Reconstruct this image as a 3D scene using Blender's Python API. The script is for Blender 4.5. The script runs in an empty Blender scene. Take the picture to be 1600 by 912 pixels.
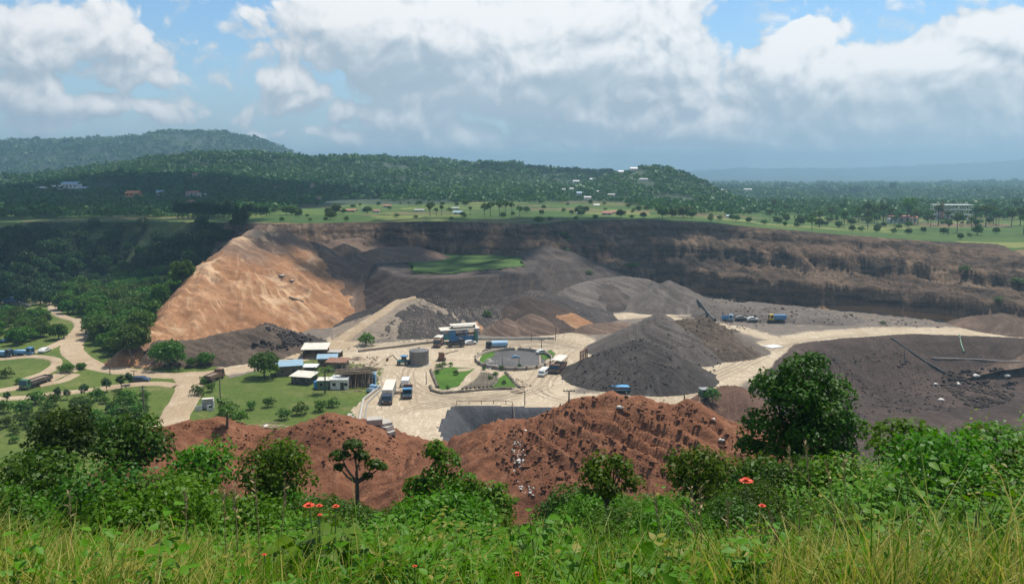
import bpy, bmesh, math, random
import numpy as np
from mathutils import Vector, Matrix, Euler
PI = math.pi
scene = bpy.context.scene
COL = scene.collection
random.seed(7)

# ------------------------------------------------------------------ camera geometry
FPX, TH, CZ = 1331.0, math.radians(8.3), 60.0
SN, CS = math.sin(TH), math.cos(TH)
def ray(px, py):
    u = (px - 800) / FPX; v = (456 - py) / FPX
    return u, CS + v * SN, -SN + v * CS
def PZ(px, py, z=0.0):
    dx, dy, dz = ray(px, py); t = (z - CZ) / dz
    return (dx * t, dy * t, z)
def PY(px, py, y):
    dx, dy, dz = ray(px, py); t = y / dy
    return (dx * t, y, CZ + dz * t)

# ------------------------------------------------------------------ noise
def _hash(ix, iy, seed):
    h = (ix.astype(np.int64) * 374761393 + iy.astype(np.int64) * 668265263 + seed * 974634777) & 0xffffffff
    h = ((h ^ (h >> 13)) * 1274126177) & 0xffffffff
    return (h ^ (h >> 16)) & 0xffffffff
def gnoise(x, y, seed=0):
    x = np.asarray(x, float); y = np.asarray(y, float)
    ix = np.floor(x); iy = np.floor(y); fx = x - ix; fy = y - iy
    ux = fx * fx * fx * (fx * (fx * 6 - 15) + 10); uy = fy * fy * fy * (fy * (fy * 6 - 15) + 10)
    def g(ox, oy):
        a = _hash(ix + ox, iy + oy, seed) / 4294967296.0 * 2 * PI
        return np.cos(a) * (fx - ox) + np.sin(a) * (fy - oy)
    a = g(0, 0); b = g(1, 0); c = g(0, 1); d = g(1, 1)
    return (a + (b - a) * ux + (c - a) * uy + (a - b - c + d) * ux * uy) * 1.5
def fbm(x, y, o=4, seed=0, gain=0.5):
    s = 0; a = 1.0; t = 0
    for i in range(o):
        s = s + a * gnoise(x, y, seed + i * 17); t += a
        x = x * 2.03; y = y * 2.03; a *= gain
    return s / t
def ridged(x, y, o=4, seed=0):
    s = 0; a = 1.0; t = 0
    for i in range(o):
        s = s + a * (1 - np.abs(gnoise(x, y, seed + i * 31)) * 2); t += a
        x = x * 2.1; y = y * 2.1; a *= 0.5
    return s / t
def ss(t):
    t = np.clip(t, 0, 1); return t * t * (3 - 2 * t)
def sdist(px, py, poly):
    """signed distance to a closed polygon, negative inside"""
    px = np.asarray(px, float); py = np.asarray(py, float)
    d = np.full(px.shape, 1e18); ins = np.zeros(px.shape, bool)
    n = len(poly)
    for i in range(n):
        ax, ay = poly[i][:2]; bx, by = poly[(i + 1) % n][:2]
        ex, ey = bx - ax, by - ay
        wx, wy = px - ax, py - ay
        t = np.clip((wx * ex + wy * ey) / (ex * ex + ey * ey + 1e-12), 0, 1)
        d = np.minimum(d, (wx - ex * t) ** 2 + (wy - ey * t) ** 2)
        c = ((ay > py) != (by > py)) & (px < ex * (py - ay) / ((by - ay) if by != ay else 1e-9) + ax)
        ins ^= c
    d = np.sqrt(d)
    return np.where(ins, -d, d)

# ------------------------------------------------------------------ object helpers
def tag(o, label=None, cat=None, group=None, kind=None):
    if label: o['label'] = label
    if cat: o['category'] = cat
    if group: o['group'] = group
    if kind: o['kind'] = kind
    return o
def mk_mesh(name, V, F, mat=None, smooth=False, mats=None, midx=None):
    """V (N,3); F (M,k) array or list of such arrays"""
    if not isinstance(F, (list, tuple)): F = [F]
    F = [np.asarray(f, dtype=np.int32) for f in F if len(f)]
    V = np.asarray(V, dtype=np.float32)
    me = bpy.data.meshes.new(name)
    me.vertices.add(len(V)); me.vertices.foreach_set('co', V.ravel())
    loops = np.concatenate([f.ravel() for f in F])
    counts = np.concatenate([np.full(len(f), f.shape[1], np.int32) for f in F])
    starts = np.concatenate([[0], np.cumsum(counts)[:-1]]).astype(np.int32)
    me.loops.add(len(loops)); me.loops.foreach_set('vertex_index', loops)
    me.polygons.add(len(counts)); me.polygons.foreach_set('loop_start', starts)
    try: me.polygons.foreach_set('loop_total', counts)
    except Exception: pass
    if smooth: me.polygons.foreach_set('use_smooth', np.ones(len(counts), bool))
    for m in (mats or ([mat] if mat else [])): me.materials.append(m)
    if midx is not None: me.polygons.foreach_set('material_index', np.asarray(midx, np.int32))
    me.update(calc_edges=True); me.validate(verbose=False)
    return me
def link(name, me, parent=None, loc=None):
    o = bpy.data.objects.new(name, me); COL.objects.link(o)
    if parent is not None: o.parent = parent
    if loc is not None: o.location = loc
    return o
def attr(me, name, vals, typ='FLOAT'):
    a = me.attributes.new(name, typ, 'POINT')
    a.data.foreach_set('value' if typ == 'FLOAT' else 'vector', np.asarray(vals, np.float32).ravel())
def empty(name, loc, rz=0):
    o = bpy.data.objects.new(name, None); COL.objects.link(o); o.empty_display_size = .3
    o.location = loc; o.rotation_euler = (0, 0, rz); return o
def copy_tree(o, parent=None):
    c = o.copy(); COL.objects.link(c)
    if parent is not None: c.parent = parent
    for ch in o.children: copy_tree(ch, c)
    return c
def grid_faces(nx, ny):
    i = np.arange(nx - 1)[None, :] + np.arange(ny - 1)[:, None] * nx
    return np.stack([i, i + 1, i + 1 + nx, i + nx], -1).reshape(-1, 4)

# ------------------------------------------------------------------ node helpers
class NT:
    def __init__(self, tree):
        self.t = tree; self.n = tree.nodes; self.l = tree.links
    def new(self, typ, **kw):
        nd = self.n.new(typ)
        for k, v in kw.items(): setattr(nd, k, v)
        return nd
    def put(self, sock, v):
        if v is None: return
        if hasattr(v, 'is_output') or isinstance(v, bpy.types.NodeSocket): self.l.new(v, sock)
        else:
            if hasattr(sock, 'default_value'):
                try: sock.default_value = v
                except Exception: sock.default_value = (*v, 1)
    def math(self, op, a, b=None, c=None, clamp=False):
        m = self.new('ShaderNodeMath', operation=op); m.use_clamp = clamp
        self.put(m.inputs[0], a); self.put(m.inputs[1], b); self.put(m.inputs[2], c)
        return m.outputs[0]
    def vmath(self, op, a, b=None, out=0):
        m = self.new('ShaderNodeVectorMath', operation=op)
        self.put(m.inputs[0], a); self.put(m.inputs[1], b)
        return m.outputs['Value'] if op in ('LENGTH', 'DOT_PRODUCT', 'DISTANCE') else m.outputs[0]
    def noise(self, vec, scale, detail=4, rough=.55, dist=0, typ='FBM'):
        m = self.new('ShaderNodeTexNoise'); m.inputs['Scale'].default_value = scale
        m.inputs['Detail'].default_value = detail; m.inputs['Roughness'].default_value = rough
        m.inputs['Distortion'].default_value = dist
        self.put(m.inputs['Vector'], vec); return m.outputs[0]
    def vor(self, vec, scale, out='Distance', feat='F1'):
        m = self.new('ShaderNodeTexVoronoi', feature=feat); m.inputs['Scale'].default_value = scale
        self.put(m.inputs['Vector'], vec); return m.outputs[out]
    def ramp(self, f, a, b, c0=0.0, c1=1.0):
        """map range smooth a..b -> c0..c1"""
        m = self.new('ShaderNodeMapRange', interpolation_type='SMOOTHSTEP')
        self.put(m.inputs[0], f); self.put(m.inputs[1], a); self.put(m.inputs[2], b)
        self.put(m.inputs[3], c0); self.put(m.inputs[4], c1); return m.outputs[0]
    def mix(self, f, a, b, mode='MIX'):
        m = self.new('ShaderNodeMix', data_type='RGBA', blend_type=mode)
        self.put(m.inputs[0], f)
        for s, v in ((m.inputs[6], a), (m.inputs[7], b)):
            if isinstance(v, (tuple, list)): s.default_value = (*v[:3], 1)
            else: self.l.new(v, s)
        return m.outputs[2]
    def attr(self, name, out='Fac'):
        m = self.new('ShaderNodeAttribute', attribute_name=name); return m.outputs[out]
    def pos(self): return self.new('ShaderNodeNewGeometry').outputs['Position']
    def bump(self, h, strength=.5, dist=.1, normal=None):
        m = self.new('ShaderNodeBump'); m.inputs['Strength'].default_value = strength
        m.inputs['Distance'].default_value = dist; self.put(m.inputs['Height'], h)
        if normal is not None: self.l.new(normal, m.inputs['Normal'])
        return m.outputs[0]
MATS = {}
def new_mat(name):
    m = bpy.data.materials.new(name); m.use_nodes = True
    nt = NT(m.node_tree); nt.n.clear()
    out = nt.new('ShaderNodeOutputMaterial'); b = nt.new('ShaderNodeBsdfPrincipled')
    nt.l.new(b.outputs[0], out.inputs[0]); MATS[name] = m
    return m, nt, b, out
def plain(name, col, rough=.6, metal=0, var=.18, scale=3.0, dirt=None, bump=0):
    """painted / built surface with weathering noise"""
    if name in MATS: return MATS[name]
    m, nt, b, _ = new_mat(name)
    p = nt.pos()
    n1 = nt.noise(p, scale, 5, .6); n2 = nt.noise(p, scale * .23, 3)
    c = nt.mix(nt.ramp(n1, .3, .75), tuple(x * (1 - var) for x in col), tuple(min(1, x * (1 + var)) for x in col))
    d = dirt if dirt else tuple(.55 * x + .45 * y for x, y in zip(col, (.30, .24, .17)))
    c = nt.mix(nt.ramp(n2, .45, .7, 0, .75), c, d)
    n3 = nt.noise(nt.vmath('MULTIPLY', p, (1, 1, .25)), scale * .7, 6, .7); c = nt.mix(nt.ramp(n3, .56, .7, 0, .45), c, tuple(.4 * q for q in d))
    nt.put(b.inputs['Base Color'], c); b.inputs['Roughness'].default_value = rough
    b.inputs['Metallic'].default_value = metal
    if bump: nt.l.new(nt.bump(n1, bump, .05), b.inputs['Normal'])
    return m
def soil(name, c_dark, c_mid, c_light, scale=.25, bump=.6, streak=None, speck=None, speck_amt=.0, rough=.95, spscale=1.6, strk=.7, bands=0, bd=.7):
    """earth: three tones in broad patches, fine grain, streaks that run down the fall line (flow attribute)"""
    m, nt, b, _ = new_mat(name)
    p = nt.pos()
    big = nt.noise(p, scale * .22, 5, .6); med = nt.noise(p, scale, 6, .65); fine = nt.noise(p, scale * 9, 5, .7)
    c = nt.mix(nt.ramp(big, .35, .65), c_dark, c_mid)
    c = nt.mix(nt.ramp(med, .48, .72, 0, .75), c, c_light)
    c = nt.mix(nt.ramp(fine, .35, .7, .0, .55), c, tuple(x * .55 for x in c_dark))
    if bands:
        z = nt.new('ShaderNodeSeparateXYZ'); nt.l.new(p, z.inputs[0])
        w = nt.math('ADD', nt.math('MULTIPLY', z.outputs[2], bands), nt.math('MULTIPLY', med, 2.2))
        cz = nt.new('ShaderNodeCombineXYZ'); nt.l.new(w, cz.inputs[2])
        bn = nt.noise(cz.outputs[0], 1.0, 2, .5)
        c = nt.mix(nt.ramp(bn, .45, .6, 0, .55), c, streak or c_light)
    if streak:
        fl = nt.attr('flow', 'Vector')
        fl2 = nt.vmath('MULTIPLY', fl, (1.0, .07, 1.0))
        s = nt.noise(fl2, .55, 5, .65, .4)
        c = nt.mix(nt.ramp(s, .5, .72, 0, strk), c, streak)
        s2 = nt.noise(nt.vmath('MULTIPLY', fl, (1.0, .05, 1.0)), 1.7, 3, .6, .3)
        c = nt.mix(nt.ramp(s2, .52, .68, 0, .4), c, tuple(x * .6 for x in c_dark))
    if speck:
        v = nt.vor(p, spscale, 'Distance'); cl = nt.noise(p, .09, 4, .6)
        k = nt.math('MULTIPLY', nt.ramp(v, .30, .16), nt.ramp(cl, .48, .6, 0, speck_amt))
        c = nt.mix(k, c, speck)
    nt.put(b.inputs['Base Color'], c); b.inputs['Roughness'].default_value = rough
    b.inputs['Specular IOR Level'].default_value = .15
    h = nt.math('ADD', nt.math('MULTIPLY', med, 1.2), nt.math('MULTIPLY', fine, .5))
    nt.l.new(nt.bump(h, bump, bd), b.inputs['Normal'])
    return m
def leafmat(name, c1, c2, c3=None, trans=.35, scale=.35, tint=None, rough=.5, isl=.55):
    m, nt, b, out = new_mat(name)
    p = nt.pos(); oi = nt.new('ShaderNodeObjectInfo')
    n = nt.noise(p, scale, 3, .6); g = nt.new('ShaderNodeNewGeometry')
    c = nt.mix(nt.ramp(n, .35, .65), c1, c2)
    c = nt.mix(nt.math('MULTIPLY', g.outputs['Random Per Island'], isl), c, c3 or tuple(x * 1.5 for x in c2))
    if tint:
        c = nt.mix(nt.attr('tint'), c, tint)
    hs = nt.new('ShaderNodeHueSaturation'); nt.l.new(c, hs.inputs['Color'])
    nt.l.new(nt.math('ADD', nt.math('MULTIPLY', oi.outputs['Random'], .05), .475), hs.inputs['Hue']); hs.inputs['Saturation'].default_value = 1.12
    nt.l.new(nt.math('ADD', nt.math('MULTIPLY', oi.outputs['Random'], .5), .75), hs.inputs['Value'])
    c = hs.outputs[0]
    nt.put(b.inputs['Base Color'], c); b.inputs['Roughness'].default_value = rough
    b.inputs['Specular IOR Level'].default_value = .18
    tr = nt.new('ShaderNodeBsdfTranslucent')
    nt.l.new(nt.mix(.5, c, (.5, .62, .06), 'OVERLAY'), tr.inputs[0])
    ms = nt.new('ShaderNodeMixShader'); ms.inputs[0].default_value = trans
    nt.l.new(b.outputs[0], ms.inputs[1]); nt.l.new(tr.outputs[0], ms.inputs[2]); nt.l.new(ms.outputs[0], out.inputs[0])
    return m
# ================================================================== TERRAIN
def xy(*pts): return [PZ(p[0], p[1], p[2] if len(p) > 2 else 0)[:2] for p in pts]
RIM = xy((-700,352,31),(-300,350,31),(0,347,31),(200,346,31),(370,347,32),(430,350,32),(560,347,32),(700,346,32),(850,350,32),
         (880,345,32),(1000,343,32),(1090,348,31),(1200,356,30),(1330,363,29),(1450,372,27),(1555,380,25),(1600,400,22)) + \
      [(245,335),(262,250),(290,120),(300,-250),(-900,-250)]
FLOOR = [(-700,400),(-450,420),(-272,400),(-233,384),(-190,420),(-130,395),(-60,396),(20,398),(70,404)] + \
      xy((1100,462),(1150,472),(1250,480),(1350,490),(1450,500),(1560,512)) + [(206,298),(228,230),(262,100),(270,-240),(-900,-240)]
LOWER = xy((1238,537),(1320,528),(1420,521),(1700,531)) + [(250,240),(230,150),(110,150),(70,170)] + xy((1120,655),(1160,618),(1192,588))
BASIN = xy((705,634),(760,633),(812,635),(885,637),(920,660),(880,700),(700,700),(683,668))
def zplat(x, y):
    return 32 - 7 * ss((x - 70) / 160) - 4 * ss((405 - y) / 60) * ss((x - 180) / 30) - ss((-x - 100) / 150)
def zhill(x, y):
    yy = y + .0012 * np.clip(np.abs(x) - 8, 0, None) ** 2
    z = np.interp(yy, [-30, 0, 4.5, 8, 12, 25, 60, 110, 140, 200], [58.8, 58.25, 57.4, 56.0, 53.7, 47.3, 32, 11.5, -2, -30])
    z = z + 2.3 * ss((x - 2.5) / 7) * ss((y - 6) / 8) * (1 - ss((y - 17) / 16))
    return z + .9 * fbm(x * .09, y * .09, 4, 5) * ss((y - 4) / 10) + .12 * fbm(x * .7, y * .7, 3, 9)
PROF_T = [0, .02, .07, .11, .38, .42, .48, .53, .80, .83, .88, .92, 1]
PROF_Z = [0, .04, .34, .38, .44, .47, .68, .71, .78, .80, .92, .94, 1]
def H(x, y, parts=False):
    x = np.asarray(x, float); y = np.asarray(y, float)
    wx = x + 5 * fbm(x * .03, y * .03, 3, 21) + 1.6 * fbm(x * .16, y * .16, 3, 22)
    wy = y + 5 * fbm(x * .03, y * .03, 3, 23) + 1.6 * fbm(x * .16, y * .16, 3, 24)
    near = ss((y - 200) / 60)
    dr = sdist(x + (wx - x) * .4 * near + 1.3 * near * gnoise(x * .3, y * .3, 25), y + (wy - y) * .4 * near + 1.3 * near * gnoise(x * .3, y * .3, 26), RIM); df = sdist(wx, wy, FLOOR)
    t = np.where(df <= 0, 0, np.where(dr >= 0, 1, df / (df + np.maximum(-dr, 0) + 1e-6)))
    zp = zplat(x, y)
    but = (ridged(x * .10 + .03 * y, y * .03, 4, 47) - .45)
    tw = np.clip(t + (.09 * but + .03 * fbm(x * .35, y * .35, 3, 48)) * np.minimum(1, t * 20) * np.minimum(1, (1 - t) * 12) + .05 * fbm(x * .045, y * .045, 3, 31) * np.sin(PI * t), 0, 1)
    wallz = np.interp(tw, PROF_T, PROF_Z)
    soft = ss((-130 - x) / 40)                       # the wooded valley side on the left is a plain slope
    wallz = wallz * (1 - soft) + soft * (t * .75 + .25 * t * t)
    mid = np.sin(PI * np.clip(t, 0, 1))
    gul = ridged(x * .085 + .02 * y, y * .02, 4, 41)
    fine = fbm(x * .22, y * .22, 5, 43, .6)
    z = zp * wallz + mid * (3.4 * (gul - .35) * (1 - .5 * soft) + 3.0 * fine + 2.2 * (ridged(x * .2 + .1 * y, y * .04, 3, 49) - .4) * (1 - soft) + 1.5 * (ridged(x * .3 + .1 * y, y * .05, 3, 45) - .4) * (1 - soft))
    z = z + .35 * fbm(x * .03, y * .03, 4, 51) * (t >= 1)
    # lumpy meadow on the left
    green = ss((-x - 75) / 40) * (1 - ss(t * 6))
    z = z + green * (1.1 * fbm(x * .025, y * .025, 3, 61) + .25 * fbm(x * .12, y * .12, 3, 63))
    dl = sdist(x + 1.2 * fbm(x * .08, y * .08, 3, 71), y + 1.2 * fbm(x * .08, y * .08, 3, 72), LOWER)
    zl = -13 * ss(np.clip(-dl, 0, None) / 27) * (1 + .06 * fbm(x * .1, y * .1, 4, 73)) + .5 * fbm(x * .3, y * .3, 4, 74) * ss(-dl / 4)
    db = sdist(x, y, BASIN)
    zb = -9 * ss(np.clip(-db, 0, None) / 11)
    z = z + np.where(dl < 0, zl, 0) + np.where(db < 0, zb, 0)
    zh = zhill(x, y)
    zz = np.maximum(z, zh)
    if parts: return zz, t, dl, db, zh > z, soft, x
    return zz
MOUNDS = []
def G(x, y):
    """ground height with the heaps on it"""
    x = np.asarray(x, float); y = np.asarray(y, float)
    z = H(x, y)
    for bb, fn in MOUNDS:
        m = (x > bb[0]) & (x < bb[1]) & (y > bb[2]) & (y < bb[3])
        if np.any(m): z = np.where(m, np.maximum(z, fn(x, y)[0]), z)
    return z
def g1(x, y): return float(G(np.array([x]), np.array([y]))[0])
def hit(px, py, far=900):
    """the place of the real ground that stands at this spot of the photograph"""
    dx, dy, dz = ray(px, py)
    y = np.concatenate([np.linspace(4, 60, 300), np.linspace(60.2, far, 2400)])
    x = dx / dy * y; z = CZ + dz / dy * y
    g = G(x, y); k = np.argmax(z < g)
    if z[k] >= g[k]: k = len(y) - 1
    return float(x[k]), float(y[k]), float(g[k])

# ------------------------------------------------------------------ soils
M_SAND = soil('pale_sand', (.40,.31,.205), (.50,.40,.275), (.585,.49,.355), .16, .25, speck=(.25,.19,.13), speck_amt=.35, spscale=.9)
M_CLIFF = soil('cliff_earth', (.050,.036,.028), (.098,.066,.045), (.20,.128,.076), .09, .9, streak=(.19,.122,.078), bands=.33, strk=.5, bd=2.0)
def _cliff_patches():
    m = MATS['cliff_earth']; nt = NT(m.node_tree); b = next(n for n in nt.n if n.type == 'BSDF_PRINCIPLED')
    old = b.inputs['Base Color'].links[0].from_socket; p = nt.pos(); fl = nt.attr('flow', 'Vector')
    pt = nt.noise(nt.vmath('MULTIPLY', fl, (.035, .05, 1)), 1.0, 6, .68, .6); st = nt.noise(nt.vmath('MULTIPLY', fl, (.55, .02, 1)), 1.0, 4, .65, .5)
    k = nt.math('MULTIPLY', nt.ramp(pt, .49, .60), nt.ramp(st, .38, .60, .15, 1))
    c = nt.mix(nt.math('MULTIPLY', k, .85), old, (.23,.158,.102))
    rd = nt.noise(nt.vmath('MULTIPLY', fl, (.02, .08, 1)), 1.0, 5, .6, .4)
    z = nt.new('ShaderNodeSeparateXYZ'); nt.l.new(p, z.inputs[0])
    c = nt.mix(nt.math('MULTIPLY', nt.ramp(rd, .48, .58), nt.ramp(z.outputs[2], 4.5, 1.5, 0, .9)), c, (.30,.165,.085))
    dk = nt.noise(nt.vmath('MULTIPLY', fl, (.06, .09, 1)), 1.0, 6, .7, .5)
    c = nt.mix(nt.ramp(dk, .54, .66, 0, .8), c, (.028,.024,.022))
    nt.put(b.inputs['Base Color'], c)
_cliff_patches()
M_DARKSOIL = soil('dark_brown_soil', (.052,.036,.029), (.085,.058,.044), (.125,.086,.064), .12, .8, streak=(.13,.088,.066), speck=(.25,.2,.17), speck_amt=.5, strk=.3)
M_BASIN = soil('grey_liner', (.06,.06,.062), (.085,.085,.09), (.11,.11,.115), .5, .6, streak=(.12,.12,.125), strk=.4)
M_MEADOW = soil('meadow', (.08,.12,.022), (.12,.155,.032), (.21,.19,.07), .10, .6, speck=(.04,.07,.015), speck_amt=.8, spscale=.5)
M_FIELD = soil('field_grass', (.065,.115,.022), (.10,.15,.03), (.17,.18,.055), .05, .4, speck=(.05,.085,.02), speck_amt=.7, spscale=.2)
M_VALLEY = soil('valley_undergrowth', (.016,.034,.011), (.026,.046,.015), (.05,.055,.024), .08, .7)
M_HILLSIDE = soil('hillside_soil', (.03,.045,.012), (.05,.07,.018), (.085,.085,.03), .5, .6)

YARD = xy((470,562),(500,548),(600,536),(690,528),(780,530),(862,528),(905,520),(950,545),(900,600),(880,620),(1080,600),(1120,620),(1080,650),(960,660),(870,690),(600,700),(540,650),(590,600))
TRACKS = [(xy((866,528),(874,515),(890,505),(930,497),(1010,491),(1060,489)), 5.5), (xy((1040,618),(1110,588),(1165,566),(1215,545),(1290,527),(1400,519),(1750,523)), 10), (xy((640,475),(600,489),(560,512),(520,542),(440,562),(350,580)), 4.5), (xy((1000,491),(1090,503),(1150,512),(1230,535)), 3)]
def _sand_tone():
    m = MATS['pale_sand']; nt = NT(m.node_tree); b = next(n for n in nt.n if n.type == 'BSDF_PRINCIPLED')
    old = b.inputs['Base Color'].links[0].from_socket; p = nt.pos()
    n = nt.noise(p, .25, 5, .65); g = nt.noise(p, 1.1, 5, .7); w = nt.noise(nt.vmath('MULTIPLY', p, (.25, 1.0, 1)), .55, 5, .65, .8)
    grey = nt.mix(nt.ramp(g, .35, .7), (.115,.095,.078), (.20,.165,.13)); grey = nt.mix(nt.ramp(n, .5, .7, 0, .7), grey, (.27,.20,.14))
    f = nt.ramp(nt.math('ADD', nt.attr('tone'), nt.math('MULTIPLY', nt.math('SUBTRACT', n, .5), 9)), -.5, 2.5)
    c = nt.mix(nt.ramp(w, .50, .64, 0, .75), old, (.33,.26,.18))
    w2 = nt.noise(nt.vmath('MULTIPLY', p, (1.0, .18, 1)), .8, 5, .65, 1.2); c = nt.mix(nt.ramp(w2, .54, .64, 0, .45), c, (.64,.55,.42))
    nt.put(b.inputs['Base Color'], nt.mix(f, c, grey))
_sand_tone()
def _field_plots():
    m = MATS['field_grass']; nt = NT(m.node_tree); b = next(n for n in nt.n if n.type == 'BSDF_PRINCIPLED')
    old = b.inputs['Base Color'].links[0].from_socket; p = nt.pos()
    wv = nt.vmath('ADD', p, nt.vmath('MULTIPLY', nt.new('ShaderNodeTexNoise').outputs['Color'], (9, 9, 0)))
    v = nt.new('ShaderNodeTexVoronoi', feature='F1', distance='CHEBYCHEV'); v.inputs['Scale'].default_value = 1; nt.l.new(nt.vmath('MULTIPLY', wv, (.022, .045, 0)), v.inputs[0])
    sp = nt.new('ShaderNodeSeparateColor'); nt.l.new(v.outputs['Color'], sp.inputs[0])
    c = nt.mix(nt.ramp(sp.outputs[0], .3, .5, 0, .75), old, (.045,.085,.018)); c = nt.mix(nt.ramp(sp.outputs[1], .72, .8, 0, .8), c, (.19,.20,.06)); c = nt.mix(nt.ramp(sp.outputs[2], .84, .9, 0, .8), c, (.17,.105,.065))
    e = nt.noise(p, .06, 5, .65); c = nt.mix(nt.ramp(e, .5, .66, 0, .8), c, (.035,.065,.015))
    nt.put(b.inputs['Base Color'], c)
_field_plots()
def axis(*segs):
    out = []
    for a, b, s in segs:
        n = max(1, round((b - a) / s)); out += list(np.linspace(a, b, n, endpoint=False))
    return np.array(out + [segs[-1][1]])
def build_ground():
    X = axis((-560,-300,4),(-300,-140,1.6),(-140,130,.75),(130,260,1.1),(260,520,4))
    Y = axis((-12,40,.6),(40,180,1.2),(180,310,.75),(310,480,1.0),(480,720,2.5))
    gx, gy = np.meshgrid(X, Y); nx, ny = len(X), len(Y)
    z, t, dl, db, hl, soft, _ = H(gx, gy, True)
    V = np.stack([gx, gy, z], -1).reshape(-1, 3)
    F = grid_faces(nx, ny)
    c = lambda a: a.reshape(-1)[F].mean(1)
    cx, cy, ct, cdl, cdb, chl, cs = c(gx), c(gy), c(t), c(dl), c(db), c(hl.astype(float)), c(soft)
    wob = 1.2 * fbm(cx * .2, cy * .2, 3, 81)
    SAND = xy((640,705),(612,690),(563,660),(548,640),(592,606),(596,575),(500,560),(470,560),(400,580),(360,590)) + [(-95,262),(-70,420),(260,430),(300,100),(60,90),(-20,120)]
    dsand = sdist(cx, cy, SAND) + wob
    cls = np.full(len(F), 0)
    cls[dsand > 0] = 1                       # meadow
    cls[(ct > 0.004)] = 2                    # cliff
    cls[(ct > 0.004) & (cs > .5)] = 3        # wooded valley side
    cls[ct >= .995] = 4                      # field on the plateau
    cls[cdl < 0] = 5; cls[cdb < 0] = 6
    cls[chl > .5] = 7
    flow = np.stack([gx + .25 * gy, z * 2 + gy * .2, gy * 0], -1).reshape(-1, 3)
    for k, nm, m in ((0,'ground',M_SAND),(1,'meadow_ground',M_MEADOW),(2,'quarry_cliff',M_CLIFF),(3,'valley_slope',M_VALLEY),
                     (4,'field',M_FIELD),(5,'quarry_pit',M_DARKSOIL),(6,'drained_basin',M_BASIN),(7,'hillside',M_HILLSIDE)):
        f = F[cls == k]
        u, inv = np.unique(f, return_inverse=True)
        me = mk_mesh(nm, V[u], inv.reshape(-1, 4), m, True)
        attr(me, 'flow', flow[u], 'FLOAT_VECTOR')
        if k == 0:      # where wheels have not packed the pale dust the floor is grey gravel
            ux, uy = V[u][:, 0], V[u][:, 1]; d = sdist(ux, uy, YARD)
            for pts, w in TRACKS:
                for a, b in zip(pts[:-1], pts[1:]):
                    ex, ey = b[0] - a[0], b[1] - a[1]; tt = np.clip(((ux - a[0]) * ex + (uy - a[1]) * ey) / (ex * ex + ey * ey), 0, 1)
                    d = np.minimum(d, np.hypot(ux - a[0] - ex * tt, uy - a[1] - ey * tt) - w)
            attr(me, 'tone', d)
        tag(link(nm, me), kind='structure')
build_ground()

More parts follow.
